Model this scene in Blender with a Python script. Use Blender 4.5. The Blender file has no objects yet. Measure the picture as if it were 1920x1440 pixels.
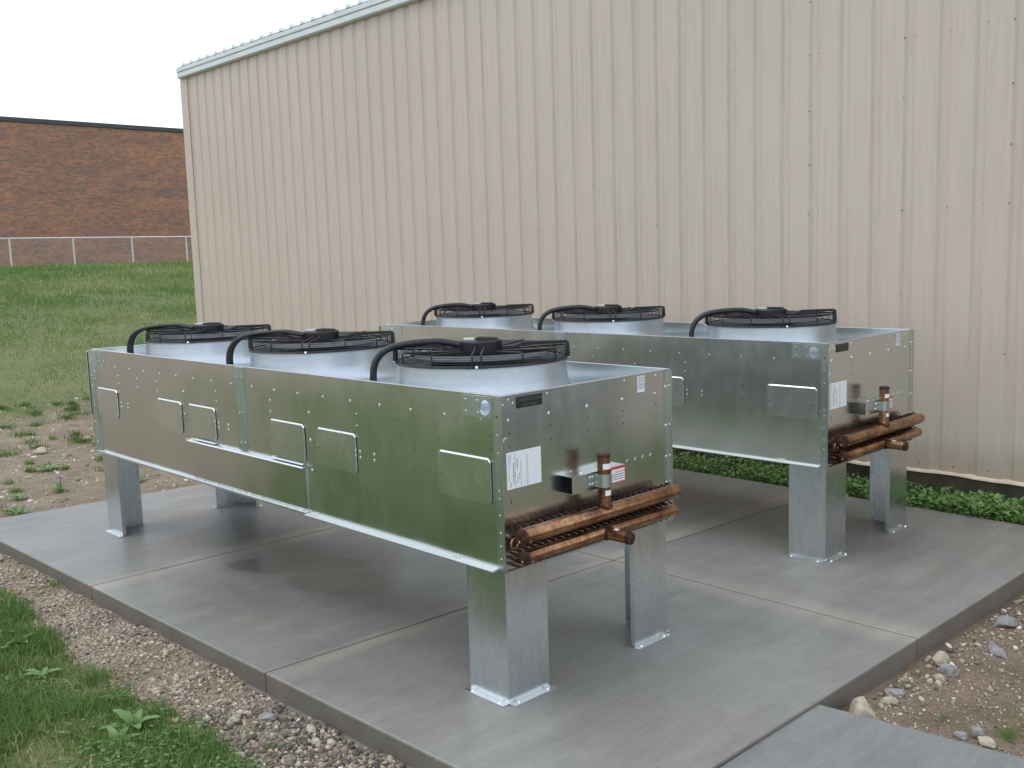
import bpy, bmesh, math, random
import numpy as np
from mathutils import Vector, Matrix, noise
random.seed(7)
rng = np.random.default_rng(11)
S = bpy.context.scene
COL = S.collection
PI = math.pi

# ------------------------------------------------------------------ camera
cam_d = bpy.data.cameras.new('camera'); cam = bpy.data.objects.new('camera', cam_d); COL.objects.link(cam)
F = Vector((-0.71912276, 0.6832098, -0.12683383)); R_ = Vector((0.69135402, 0.7218236, -0.03162758)); U_ = Vector((-0.06994337, 0.11043119, 0.99141963))
M = Matrix.Identity(4)
for i in range(3):
    M[i][0] = R_[i]; M[i][1] = U_[i]; M[i][2] = -F[i]
M[0][3], M[1][3], M[2][3] = 3.13999731, -2.90935476, 2.01345526
cam.matrix_world = M
cam_d.sensor_fit = 'HORIZONTAL'; cam_d.sensor_width = 36.0
cam_d.lens = 36.0 * 1870.746 / 1920.0
cam_d.clip_start = 0.05; cam_d.clip_end = 3000
S.camera = cam

# ------------------------------------------------------------------ world, sun, exposure
SUN_EL, SUN_AZ = math.radians(58), math.radians(215)      # overcast: a broad soft sun
w = bpy.data.worlds.new('World'); S.world = w; w.use_nodes = True
nt = w.node_tree; nt.nodes.clear()
def N(t, **k):
    n = nt.nodes.new(t)
    for a, v in k.items(): setattr(n, a, v)
    return n
out = N('ShaderNodeOutputWorld'); bg = N('ShaderNodeBackground')
sky = N('ShaderNodeTexSky', sky_type='NISHITA'); sky.sun_disc = False
sky.sun_elevation = SUN_EL; sky.sun_rotation = SUN_AZ; sky.dust_density = 4.0; sky.air_density = 1.5
tc = N('ShaderNodeTexCoord'); sep = N('ShaderNodeSeparateXYZ'); nt.links.new(tc.outputs['Generated'], sep.inputs[0])
ramp = N('ShaderNodeValToRGB')
nt.links.new(sep.outputs[2], ramp.inputs[0])
ramp.color_ramp.elements[0].position = 0.0; ramp.color_ramp.elements[0].color = (13.6, 14.3, 15.2, 1)
ramp.color_ramp.elements[1].position = 0.9; ramp.color_ramp.elements[1].color = (12.6, 13.9, 15.9, 1)
cl = N('ShaderNodeTexNoise'); cl.inputs['Scale'].default_value = 2.2; cl.inputs['Detail'].default_value = 5
nt.links.new(tc.outputs['Generated'], cl.inputs['Vector'])
mr = N('ShaderNodeMapRange'); mr.inputs['From Min'].default_value = .3; mr.inputs['From Max'].default_value = .7
mr.inputs['To Min'].default_value = .9; mr.inputs['To Max'].default_value = 1.1
nt.links.new(cl.outputs[0], mr.inputs['Value'])
mul = N('ShaderNodeVectorMath', operation='SCALE'); nt.links.new(ramp.outputs[0], mul.inputs[0]); nt.links.new(mr.outputs[0], mul.inputs['Scale'])
mix = N('ShaderNodeMix', data_type='RGBA'); mix.inputs['Factor'].default_value = 0.90
nt.links.new(sky.outputs[0], mix.inputs['A']); nt.links.new(mul.outputs[0], mix.inputs['B'])
nt.links.new(mix.outputs['Result'], bg.inputs[0]); bg.inputs[1].default_value = 0.1
nt.links.new(bg.outputs[0], out.inputs[0])
sun_d = bpy.data.lights.new('sun', 'SUN'); sun_d.energy = 0.7; sun_d.angle = math.radians(35); sun_d.color = (1.0, .96, .9)
sun = bpy.data.objects.new('sun', sun_d); COL.objects.link(sun)
sdir = Vector((math.sin(SUN_AZ) * math.cos(SUN_EL), math.cos(SUN_AZ) * math.cos(SUN_EL), math.sin(SUN_EL)))
sun.rotation_euler = (-sdir).to_track_quat('-Z', 'Y').to_euler()
S.view_settings.view_transform = 'Standard'; S.view_settings.look = 'None'; S.view_settings.exposure = 0.0; S.view_settings.gamma = 1.0
S.view_settings.use_curve_mapping = False

# ------------------------------------------------------------------ material helpers
def mat(name):
    m = bpy.data.materials.new(name); m.use_nodes = True
    return m, m.node_tree, m.node_tree.nodes['Principled BSDF']
def nd(t, ty, **k):
    n = t.nodes.new(ty)
    for a, v in k.items():
        if a in n.inputs: n.inputs[a].default_value = v
        else: setattr(n, a, v)
    return n
def noise_n(t, scale, detail=4, rough=.55, vec=None, stretch=None, dist=0):
    n = nd(t, 'ShaderNodeTexNoise'); n.inputs['Scale'].default_value = scale; n.inputs['Detail'].default_value = detail
    n.inputs['Roughness'].default_value = rough; n.inputs['Distortion'].default_value = dist
    src = vec
    if src is None:
        c = nd(t, 'ShaderNodeNewGeometry'); src = c.outputs['Position']
    if stretch:
        mp = nd(t, 'ShaderNodeMapping'); mp.inputs['Scale'].default_value = stretch
        t.links.new(src, mp.inputs[0]); src = mp.outputs[0]
    t.links.new(src, n.inputs['Vector'])
    return n.outputs[0]
def rmp(t, fac, stops, interp='LINEAR'):
    r = nd(t, 'ShaderNodeValToRGB'); r.color_ramp.interpolation = interp
    while len(r.color_ramp.elements) < len(stops): r.color_ramp.elements.new(.5)
    for e, (p, c) in zip(r.color_ramp.elements, stops):
        e.position = p; e.color = (c, c, c, 1) if isinstance(c, (int, float)) else (*c, 1)
    t.links.new(fac, r.inputs[0]); return r.outputs[0]
def mixc(t, f, a, b, mode='MIX'):
    m = nd(t, 'ShaderNodeMix', data_type='RGBA', blend_type=mode)
    for s, v in (('Factor', f), ('A', a), ('B', b)):
        i = [x for x in m.inputs if x.name == s and (x.type == 'RGBA' or s == 'Factor')][0]
        if hasattr(v, 'is_linked') or hasattr(v, 'links'): t.links.new(v, i)
        else: i.default_value = (*v, 1) if isinstance(v, tuple) else v
    return [x for x in m.outputs if x.type == 'RGBA'][0]
def math_(t, op, a, b=None, c=None, clamp=False):
    m = nd(t, 'ShaderNodeMath', operation=op); m.use_clamp = clamp
    for i, v in enumerate((a, b, c)):
        if v is None: continue
        if hasattr(v, 'links'): t.links.new(v, m.inputs[i])
        else: m.inputs[i].default_value = v
    return m.outputs[0]
def bump(t, b, h, strength=.3, dist=.01):
    n = nd(t, 'ShaderNodeBump'); n.inputs['Strength'].default_value = strength; n.inputs['Distance'].default_value = dist
    t.links.new(h, n.inputs['Height']); t.links.new(n.outputs[0], b.inputs['Normal']); return n
def pos(t): return nd(t, 'ShaderNodeNewGeometry').outputs['Position']
def sepx(t, v=None):
    s = nd(t, 'ShaderNodeSeparateXYZ'); t.links.new(v or pos(t), s.inputs[0]); return s.outputs

def flat(name, c, rough=.5, metal=0.0, var=.0, scale=40, spec=.5):
    m, t, b = mat(name); b.inputs['Roughness'].default_value = rough; b.inputs['Metallic'].default_value = metal
    b.inputs['Specular IOR Level'].default_value = spec
    if var:
        n = noise_n(t, scale); lo = tuple(x * (1 - var) for x in c); hi = tuple(min(1, x * (1 + var)) for x in c)
        t.links.new(rmp(t, n, [(.3, lo), (.7, hi)]), b.inputs['Base Color'])
    else: b.inputs['Base Color'].default_value = (*c, 1)
    return m

def zinc(name, base, r0, r1, spangle=.06, bumps=.02, streak=False, vs=120, fn=True):
    m, t, b = mat(name); b.inputs['Metallic'].default_value = 1.0
    v = nd(t, 'ShaderNodeTexVoronoi'); v.inputs['Scale'].default_value = vs; t.links.new(pos(t), v.inputs['Vector'])
    sp = rmp(t, v.outputs['Color'], [(.0, 1 - spangle * 2), (1, 1 + spangle * .0)])
    fine = noise_n(t, 420, 2)
    big = noise_n(t, 1.6, 4)
    c = mixc(t, 1.0, base, sp, 'MULTIPLY')
    c = mixc(t, 1.0, c, rmp(t, fine, [(.3, .95 if fn else 1.0), (.7, 1.0)]), 'MULTIPLY')
    c = mixc(t, 1.0, c, rmp(t, big, [(.3, .93), (.75, 1.0)]), 'MULTIPLY')
    if streak:
        st = noise_n(t, 6, 5, stretch=(6, 6, .8))
        c = mixc(t, 1.0, c, rmp(t, st, [(.35, .93), (.6, 1.0)]), 'MULTIPLY')
    t.links.new(c, b.inputs['Base Color'])
    rr = noise_n(t, 3.5, 5, .6)
    rf = rmp(t, rr, [(.3, r0), (.75, r1)])
    smear = noise_n(t, 14, 3, .6, stretch=(1, 1, .35))
    rf2 = math_(t, 'ADD', rf, math_(t, 'MULTIPLY', rmp(t, smear, [(.35, 0.0), (.75, 1.0)]), .05))
    t.links.new(rf2, b.inputs['Roughness'])
    bb = noise_n(t, 1.8, 1)
    bump(t, b, bb, 1.0, bumps)
    return m
M_PANEL = zinc('galvanized_panel', (.71, .745, .725), .17, .25, spangle=.035, bumps=.014)
M_PLATE = zinc('galvanized_plate', (.74, .77, .755), .22, .27, spangle=.02, vs=45, fn=False, bumps=.006)
M_STRIP = zinc('galvanized_strip', (.58, .65, .64), .26, .36, bumps=.004)
M_LEG = zinc('galvanized_leg', (.72, .77, .79), .21, .29, streak=True, spangle=.05, vs=60, fn=False, bumps=.006)
M_COLLAR = zinc('galvanized_collar', (.58, .645, .70), .32, .40, bumps=.003)
M_BRIGHT = zinc('galvanized_bright', (.80, .84, .86), .26, .34, bumps=.003)
M_SCREW = flat('zinc_screw', (.85, .87, .88), .25, 1.0)
M_DARKHOLE = flat('dark_hole', (.012, .012, .012), .9)
M_BLACK = flat('black_plastic', (.012, .012, .014), .45, 0, .2)
M_CABLE = flat('black_rubber_hose', (.018, .02, .021), .42, 0, .25, 60)
M_WIRE = flat('black_coated_wire', (.012, .012, .014), .4)
M_MOTOR = flat('black_painted_casting', (.03, .03, .032), .45, 0, .3)
M_BLADE = flat('dark_grey_blade', (.045, .048, .055), .4)
M_HUB = flat('grey_hub_plate', (.13, .14, .16), .4)
M_FIN = flat('dark_coil_fins', (.05, .05, .05), .6, .3)
M_PAPER = flat('white_label_paper', (.78, .80, .83), .45, 0, .03)
M_INK = flat('black_ink', (.05, .05, .06), .6)
M_RED = flat('red_ink', (.55, .05, .06), .5)
M_NAMEPL = flat('black_nameplate', (.012, .012, .012), .4)
M_NAMETX = flat('grey_letters', (.10, .10, .09), .5)
M_SILVER = flat('silver_label', (.75, .76, .78), .35, .6)

# copper
m, t, b = mat('tarnished_copper'); M_COPPER = m
b.inputs['Metallic'].default_value = .95
n1 = noise_n(t, 6, 6, .7); n2 = noise_n(t, 38, 4, .7)
c = rmp(t, n1, [(.25, (.09, .045, .032)), (.40, (.22, .105, .06)), (.52, (.38, .20, .105)), (.64, (.52, .33, .17)), (.8, (.36, .235, .125))])
c = mixc(t, 1.0, c, rmp(t, n2, [(.3, .62), (.6, 1.05)]), 'MULTIPLY')
t.links.new(c, b.inputs['Base Color']); t.links.new(rmp(t, n2, [(.3, .36), (.7, .20)]), b.inputs['Roughness'])
m, t, b = mat('dark_burnt_copper'); M_COPPERD = m
b.inputs['Metallic'].default_value = .7
c = rmp(t, noise_n(t, 45, 5, .7), [(.3, (.018, .014, .013)), (.52, (.075, .036, .028)), (.75, (.22, .085, .05))])
t.links.new(c, b.inputs['Base Color']); b.inputs['Roughness'].default_value = .5
M_BRAZE = flat('braze_spot', (.75, .60, .25), .3, 1.0)

# beige wall paint
m, t, b = mat('beige_wall_paint'); M_WALL = m
st = noise_n(t, 3, 6, .6, stretch=(9, 9, .35)); bl = noise_n(t, .35, 4); fine = noise_n(t, 30, 3, stretch=(3, 3, .15))
c = rmp(t, bl, [(.3, (.515, .447, .375)), (.7, (.555, .483, .408))])
c = mixc(t, 1.0, c, rmp(t, st, [(.35, (.93, .92, .90)), (.6, (1.0, 1.0, 1.0))]), 'MULTIPLY')
c = mixc(t, 1.0, c, rmp(t, fine, [(.3, .965), (.65, 1.0)]), 'MULTIPLY')
# splash dirt near the ground
z = sepx(t)[2]
dz = math_(t, 'ADD', z, math_(t, 'MULTIPLY', noise_n(t, 7, 5, .7), -.35))
dirt = rmp(t, dz, [(0.0, .75), (.32, .0)])
c = mixc(t, dirt, c, (.33, .27, .21))
t.links.new(c, b.inputs['Base Color']); b.inputs['Roughness'].default_value = .45
bump(t, b, noise_n(t, 1.2, 3, stretch=(2.5, 1, .6)), .5, .012)
M_TRIM = flat('pale_trim_paint', (.60, .66, .66), .4, 0, .05, 4)
M_ROOF = flat('pale_roof_metal', (.62, .68, .70), .35, .2, .05, 3)
M_BASETRIM = flat('cream_base_trim', (.62, .54, .42), .45, 0, .12, 12)
M_RIVET = flat('weathered_screw', (.20, .15, .12), .5, .4, .5, 3)
M_RIVETP = flat('painted_screw', (.40, .36, .31), .4, .3, .3, 3)

# concrete
def concrete(name, base, joints=True):
    m, t, b = mat(name)
    P = pos(t); x, y, z = sepx(t, P)
    big = noise_n(t, .75, 5, .6); med = noise_n(t, 5, 6, .65); fine = noise_n(t, 130, 3, .6)
    broom = noise_n(t, 14, 4, .55, stretch=(5.5, .5, 1), dist=.3)
    broomf = noise_n(t, 60, 3, .6, stretch=(6, .35, 1))
    c = rmp(t, big, [(.25, tuple(v * .84 for v in base)), (.5, base), (.8, tuple(v * 1.13 for v in base))])
    c = mixc(t, 1.0, c, rmp(t, med, [(.3, .90), (.7, 1.05)]), 'MULTIPLY')
    c = mixc(t, 1.0, c, rmp(t, broom, [(.3, .90), (.7, 1.05)]), 'MULTIPLY')
    c = mixc(t, 1.0, c, rmp(t, broomf, [(.3, .86), (.7, 1.06)]), 'MULTIPLY')
    c = mixc(t, 1.0, c, rmp(t, noise_n(t, 2.2, 5, .6, stretch=(3.0, .35, 1), dist=.5), [(.3, .86), (.7, 1.08)]), 'MULTIPLY')
    c = mixc(t, 1.0, c, rmp(t, fine, [(.28, .86), (.65, 1.03)]), 'MULTIPLY')
    rough = rmp(t, noise_n(t, 1.3, 5, .6), [(.3, .38), (.7, .58)])
    if joints:
        wob = math_(t, 'MULTIPLY', math_(t, 'SUBTRACT', noise_n(t, 2.5, 4, .6), .5), .22)
        def band(coord, at, wdt):
            d = math_(t, 'ABSOLUTE', math_(t, 'SUBTRACT', math_(t, 'ADD', coord, wob), at))
            return rmp(t, math_(t, 'DIVIDE', d, wdt), [(0.0, 1.0), (.25, .8), (1.0, 0.0)], 'EASE')
        bands = math_(t, 'MAXIMUM', band(y, 1.965, .22), math_(t, 'MAXIMUM', band(x, -1.11, .13), band(x, -3.22, .16)))
        bands = math_(t, 'MULTIPLY', bands, rmp(t, noise_n(t, 1.1, 3), [(.35, .35), (.6, 1.0)]))
        c = mixc(t, math_(t, 'MULTIPLY', bands, .50), c, tuple(v * q for v, q in zip(base, (1.72, 1.55, 1.36))))
        # damp patches: shapes of their own
        def blob(cx, cy, rx, ry, rot, k, lo=.62, wob_=1.1):
            mp = nd(t, 'ShaderNodeMapping', vector_type='TEXTURE'); mp.inputs['Location'].default_value = (cx, cy, 0)
            mp.inputs['Rotation'].default_value = (0, 0, rot); mp.inputs['Scale'].default_value = (rx, ry, 1)
            t.links.new(P, mp.inputs[0])
            sx = sepx(t, mp.outputs[0])
            d = math_(t, 'SQRT', math_(t, 'ADD', math_(t, 'POWER', sx[0], 2.0), math_(t, 'POWER', sx[1], 2.0)))
            d = math_(t, 'ADD', d, math_(t, 'MULTIPLY', math_(t, 'SUBTRACT', noise_n(t, 2.6, 4, .6), .5), wob_))
            return math_(t, 'MULTIPLY', rmp(t, d, [(lo, 1.0), (1.0, 0.0)], 'EASE'), k)
        wet = math_(t, 'MAXIMUM', blob(-2.62, .50, .52, .20, .72, 1.9, .86, .5), blob(-1.95, .55, .62, .26, .55, 1.4, .75, .9))
        for a in ((-3.9, .55, .75, .55, .2, .75), (-1.9, 1.25, .8, .35, -.2, .7), (-1.35, .75, .8, .5, .3, .8), (-.45, .65, .45, .42, 0, .55), (-1.6, 3.3, 1.3, .8, .1, .75), (.15, 1.3, .5, .22, .5, .35), (-2.6, -.1, .9, .14, .1, .45), (-3.4, 2.9, 1.0, .6, .1, .6), (-.3, 3.35, .6, .4, .2, .45)):
            wet = math_(t, 'MAXIMUM', wet, blob(*a))
        c = mixc(t, math_(t, 'MULTIPLY', math_(t, 'MULTIPLY', wet, .40), 1.0, clamp=True), c, tuple(v * .42 for v in base))
        # small tan rust specks
        sp = math_(t, 'MAXIMUM', blob(-1.92, -.24, .13, .06, .4, 1.0), blob(-1.72, -.10, .045, .03, .4, 1.0))
        sp = math_(t, 'MULTIPLY', sp, rmp(t, noise_n(t, 30, 3), [(.45, 0.0), (.6, 1.0)]))
        c = mixc(t, math_(t, 'MULTIPLY', sp, .5), c, (.34, .26, .12))
        rough = math_(t, 'SUBTRACT', rough, math_(t, 'MULTIPLY', wet, .06))
    # soil splashed on the cut sides
    nz_ = sepx(t, nd(t, 'ShaderNodeNewGeometry').outputs['True Normal'])[2]
    side = math_(t, 'MULTIPLY', rmp(t, nz_, [(.2, 1.0), (.75, 0.0)]), rmp(t, noise_n(t, 6, 5, .6), [(.25, .55), (.7, .9)]))
    c = mixc(t, side, c, (.125, .11, .094))
    t.links.new(c, b.inputs['Base Color']); t.links.new(rough, b.inputs['Roughness'])
    b.inputs['Specular IOR Level'].default_value = .45
    t.links.new(rmp(t, noise_n(t, .9, 4, .55), [(.35, .05), (.65, .28)]), b.inputs['Coat Weight']); b.inputs['Coat Roughness'].default_value = .15; b.inputs['Coat IOR'].default_value = 1.33
    bump(t, b, math_(t, 'ADD', math_(t, 'MULTIPLY', broomf, .5), math_(t, 'MULTIPLY', fine, .4)), .22, .004)
    return m
M_SLAB = concrete('pad_concrete', (.262, .254, .232))
M_WALK = concrete('walk_concrete', (.235, .240, .232), False)
M_FOOT = flat('footing_concrete', (.16, .15, .13), .8, 0, .25, 6)
M_FOUND = flat('soil_stained_foundation', (.12, .098, .075), .9, 0, .35, 7)
M_ADDGROUND = flat('added_ground_grey', (.055, .056, .055), .85, 0, .2, 9)  # grey of the added out-of-view sheet that the zinc reflects as dark
M_JOINT = flat('joint_dirt', (.10, .085, .07), .9, 0, .3)

# brick
m, t, b = mat('red_brick'); M_BRICK = m
P = pos(t); x, y, z = sepx(t, P)
cmb = nd(t, 'ShaderNodeCombineXYZ'); t.links.new(y, cmb.inputs[0]); t.links.new(z, cmb.inputs[1])
br = nd(t, 'ShaderNodeTexBrick'); t.links.new(cmb.outputs[0], br.inputs['Vector'])
br.inputs['Scale'].default_value = 1.0; br.inputs['Brick Width'].default_value = .22; br.inputs['Row Height'].default_value = .073
br.inputs['Mortar Size'].default_value = .010; br.inputs['Mortar Smooth'].default_value = .2; br.inputs['Bias'].default_value = -.15
br.inputs['Color1'].default_value = (.39, .175, .105, 1); br.inputs['Color2'].default_value = (.165, .12, .11, 1); br.inputs['Mortar'].default_value = (.27, .205, .165, 1)
cc = mixc(t, 1.0, br.outputs[0], rmp(t, noise_n(t, .9, 6, .65, stretch=(1, .5, 2.2)), [(.3, (.72, .78, .85)), (.55, (1.05, 1.0, .92)), (.75, (1.25, 1.12, .95))]), 'MULTIPLY')
cc = mixc(t, 1.0, cc, rmp(t, noise_n(t, 9, 3, .6, stretch=(1, .35, 1)), [(.3, .8), (.7, 1.15)]), 'MULTIPLY')
t.links.new(cc, b.inputs['Base Color']); b.inputs['Roughness'].default_value = .85; bump(t, b, br.outputs[1], -.6, .01)
M_COPING = flat('dark_metal_coping', (.05, .06, .065), .5, .3)
M_FENCE = flat('galvanized_fence', (.62, .64, .66), .35, .3)

# ground
m, t, b = mat('ground_soil_and_turf'); M_GROUND = m
P = pos(t); x, y, z = sepx(t, P)
nz = noise_n(t, .45, 6, .65); nz2 = noise_n(t, 3.2, 6, .7); nf = noise_n(t, 55, 4, .7); clm = noise_n(t, 9, 5, .7)
soil = rmp(t, nz2, [(.25, (.18, .138, .092)), (.5, (.295, .232, .160)), (.75, (.41, .335, .242))])
soil = mixc(t, 1.0, soil, rmp(t, nf, [(.3, .6), (.7, 1.25)]), 'MULTIPLY')
soil = mixc(t, rmp(t, x, [(.80, 0.0), (.95, 1.0)]), soil, mixc(t, 1.0, soil, (.78, .73, .70), 'MULTIPLY'))
turf = rmp(t, clm, [(.25, (.05, .075, .022)), (.5, (.115, .165, .05)), (.75, (.22, .23, .09))])
turf = mixc(t, 1.0, turf, rmp(t, nf, [(.3, .55), (.7, 1.35)]), 'MULTIPLY')
turf = mixc(t, rmp(t, noise_n(t, .25, 5, .6), [(.4, .1), (.65, .7)]), turf, (.25, .225, .10))
att = nd(t, 'ShaderNodeAttribute'); att.attribute_name = 'turf'
f = math_(t, 'ADD', att.outputs['Fac'], math_(t, 'MULTIPLY', math_(t, 'SUBTRACT', noise_n(t, 1.5, 6, .7), .5), .9))
f = rmp(t, f, [(.38, 0.0), (.62, 1.0)])
t.links.new(mixc(t, f, soil, turf), b.inputs['Base Color']); b.inputs['Roughness'].default_value = .9
bump(t, b, math_(t, 'ADD', math_(t, 'MULTIPLY', clm, .6), math_(t, 'MULTIPLY', nf, .4)), 1.0, .05)

def obj_color_mat(name, stops, rough=.6, trans=False, attr='tint'):
    m, t, b = mat(name)
    a = nd(t, 'ShaderNodeAttribute'); a.attribute_name = attr
    c = rmp(t, a.outputs['Fac'], stops); t.links.new(c, b.inputs['Base Color']); b.inputs['Roughness'].default_value = rough
    if trans:
        tr = nd(t, 'ShaderNodeBsdfTranslucent'); t.links.new(c, tr.inputs[0])
        ms = nd(t, 'ShaderNodeMixShader'); ms.inputs[0].default_value = .35
        t.links.new(b.outputs[0], ms.inputs[1]); t.links.new(tr.outputs[0], ms.inputs[2])
        t.links.new(ms.outputs[0], t.nodes['Material Output'].inputs[0])
    return m
M_GRASS = obj_color_mat('grass_blade', [(0, (.05, .095, .022)), (.35, (.12, .22, .045)), (.7, (.20, .31, .085)), (.85, (.32, .33, .13)), (1, (.48, .42, .24))], .55, True)
M_LEAF = obj_color_mat('weed_leaf', [(0, (.05, .10, .028)), (.5, (.12, .24, .065)), (1, (.24, .40, .12))], .45, True)
M_GRAVEL = obj_color_mat('gravel_stone', [(0, (.07, .065, .055)), (.3, (.23, .185, .14)), (.6, (.42, .34, .26)), (.85, (.55, .47, .375)), (1, (.68, .65, .58))], .85)
m, t, b = mat('pale_limestone'); M_ROCK = m
c = rmp(t, noise_n(t, 22, 6, .7), [(.3, (.24, .20, .15)), (.5, (.42, .37, .28)), (.75, (.55, .50, .41))]); t.links.new(c, b.inputs['Base Color'])
b.inputs['Roughness'].default_value = .85; bump(t, b, noise_n(t, 45, 5, .7), .7, .01)
m, t, b = mat('grey_rubble'); M_ROCKG = m
c = rmp(t, noise_n(t, 25, 6, .7), [(.3, (.13, .12, .115)), (.5, (.26, .25, .24)), (.75, (.42, .41, .40))]); t.links.new(c, b.inputs['Base Color'])
b.inputs['Roughness'].default_value = .85; bump(t, b, noise_n(t, 45, 5, .7), .7, .01)
M_PETAL = flat('violet_petal', (.25, .24, .62), .5)

# ------------------------------------------------------------------ mesh builder
class MB:
    def __init__(s): s.v = []; s.f = []
    def add(s, vs, fs):
        k = len(s.v); s.v += [tuple(p) for p in vs]; s.f += [tuple(i + k for i in q) for q in fs]; return s
    def box(s, x0, x1, y0, y1, z0, z1):
        vs = [(x, y, z) for x in (x0, x1) for y in (y0, y1) for z in (z0, z1)]
        return s.add(vs, [(0, 1, 3, 2), (4, 6, 7, 5), (0, 4, 5, 1), (2, 3, 7, 6), (0, 2, 6, 4), (1, 5, 7, 3)])
    def prism(s, poly, z0, z1):       # poly in xy
        n = len(poly); vs = [(x, y, z0) for x, y in poly] + [(x, y, z1) for x, y in poly]
        return s.add(vs, [tuple(range(n))[::-1], tuple(range(n, 2 * n))] + [(i, (i + 1) % n, n + (i + 1) % n, n + i) for i in range(n)])
    def extrude(s, poly, fn0, fn1):   # poly 2d, mapping functions
        n = len(poly); vs = [fn0(*p) for p in poly] + [fn1(*p) for p in poly]
        return s.add(vs, [tuple(range(n))[::-1], tuple(range(n, 2 * n))] + [(i, (i + 1) % n, n + (i + 1) % n, n + i) for i in range(n)])
    def tube(s, pts, r, n=8, cap=True, closed=False):
        pts = [Vector(p) for p in pts]; m_ = len(pts); rs = r if isinstance(r, (list, tuple)) else [r] * m_
        up = None; rings = []
        for i, p in enumerate(pts):
            if closed: d = pts[(i + 1) % m_] - pts[i - 1]
            else: d = pts[min(i + 1, m_ - 1)] - pts[max(i - 1, 0)]
            d.normalize()
            if up is None: up = d.orthogonal().normalized()
            up = (up - d * up.dot(d)).normalized(); sd = d.cross(up)
            rings.append([p + (up * math.cos(2 * PI * k / n) + sd * math.sin(2 * PI * k / n)) * rs[i] for k in range(n)])
        vs = [v for r_ in rings for v in r_]; fs = []
        for i in range(m_ if closed else m_ - 1):
            j = (i + 1) % m_
            for k in range(n): fs.append((i * n + k, i * n + (k + 1) % n, j * n + (k + 1) % n, j * n + k))
        if cap and not closed: fs += [tuple(range(n))[::-1], tuple((m_ - 1) * n + k for k in range(n))]
        return s.add(vs, fs)
    def ring(s, c, R, r, n=48, k=6):
        return s.tube([(c[0] + R * math.cos(2 * PI * i / n), c[1] + R * math.sin(2 * PI * i / n), c[2]) for i in range(n)], r, k, closed=True)
    def lathe(s, prof, c=(0, 0, 0), n=64, cap0=False, cap1=False):
        vs = [(c[0] + r * math.cos(2 * PI * k / n), c[1] + r * math.sin(2 * PI * k / n), c[2] + z) for r, z in prof for k in range(n)]
        fs = [(i * n + k, i * n + (k + 1) % n, (i + 1) * n + (k + 1) % n, (i + 1) * n + k) for i in range(len(prof) - 1) for k in range(n)]
        if cap0: fs.append(tuple(range(n))[::-1])
        if cap1: fs.append(tuple((len(prof) - 1) * n + k for k in range(n)))
        return s.add(vs, fs)
    def holed(s, x0, x1, y0, y1, holes_c, r, d0, d1, fn, n=32):
        # rectangle x0..x1,y0..y1 (plane coords) with one round hole, thickness d0..d1 along the third axis
        cx, cy = holes_c
        ang = sorted(set([2 * PI * k / n for k in range(n)] + [math.atan2(b_ - cy, a_ - cx) % (2 * PI) for a_ in (x0, x1) for b_ in (y0, y1)]))
        inner = [(cx + r * math.cos(a_), cy + r * math.sin(a_)) for a_ in ang]; outer = []
        for a_ in ang:
            dx, dy = math.cos(a_), math.sin(a_); ts = []
            if dx > 1e-9: ts.append((x1 - cx) / dx)
            if dx < -1e-9: ts.append((x0 - cx) / dx)
            if dy > 1e-9: ts.append((y1 - cy) / dy)
            if dy < -1e-9: ts.append((y0 - cy) / dy)
            q = min(ts); outer.append((cx + dx * q, cy + dy * q))
        k = len(ang); vs = [fn(a_, b_, d) for d in (d0, d1) for L in (inner, outer) for a_, b_ in L]; fs = []
        for i in range(k):
            j = (i + 1) % k
            fs += [(i, j, k + j, k + i), (2 * k + i, 3 * k + i, 3 * k + j, 2 * k + j), (i, 2 * k + i, 2 * k + j, j), (k + i, k + j, 3 * k + j, 3 * k + i)]
        return s.add(vs, fs)
    def build(s, name, m, parent=None, smooth=None, bevel=None, kind=None, label=None):
        me = bpy.data.meshes.new(name); me.from_pydata(s.v, [], s.f); me.update()
        bm = bmesh.new(); bm.from_mesh(me); bmesh.ops.recalc_face_normals(bm, faces=bm.faces); bm.to_mesh(me); bm.free()
        if smooth: me.shade_smooth(); me.set_sharp_from_angle(angle=smooth)
        me.materials.append(m)
        return put(name, me, parent, bevel, kind, label)
def put(name, me, parent=None, bevel=None, kind=None, label=None):
    o = bpy.data.objects.new(name, me); COL.objects.link(o); o.parent = parent
    if bevel:
        bv = o.modifiers.new('bevel', 'BEVEL'); bv.width = bevel; bv.segments = 2; bv.limit_method = 'ANGLE'; bv.angle_limit = .6
    if kind: o['kind'] = kind
    if label: o['label'] = label
    return o
def thing(name, label, cat, loc=(0, 0, 0), rz=0, group=None, kind=None):
    o = bpy.data.objects.new(name, None); COL.objects.link(o); o.location = loc; o.rotation_euler = (0, 0, rz)
    o.empty_display_size = .2
    if label: o['label'] = label
    if cat: o['category'] = cat
    if group: o['group'] = group
    if kind: o['kind'] = kind
    return o
def tag(o, label, cat, group=None):
    o['label'] = label; o['category'] = cat
    if group: o['group'] = group
    return o
def text(body, size, m, name, parent, mtx, align='LEFT', ext=.0004):
    cu = bpy.data.curves.new('txt', 'FONT'); cu.body = body; cu.size = size; cu.extrude = ext; cu.align_x = align; cu.resolution_u = 2
    o = bpy.data.objects.new('txt', cu); COL.objects.link(o)
    bpy.context.view_layer.update()
    me = bpy.data.meshes.new_from_object(o.evaluated_get(bpy.context.evaluated_depsgraph_get()))
    bpy.data.objects.remove(o); bpy.data.curves.remove(cu)
    me.transform(mtx); me.materials.clear(); me.materials.append(m)
    return put(name, me, parent)
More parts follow.
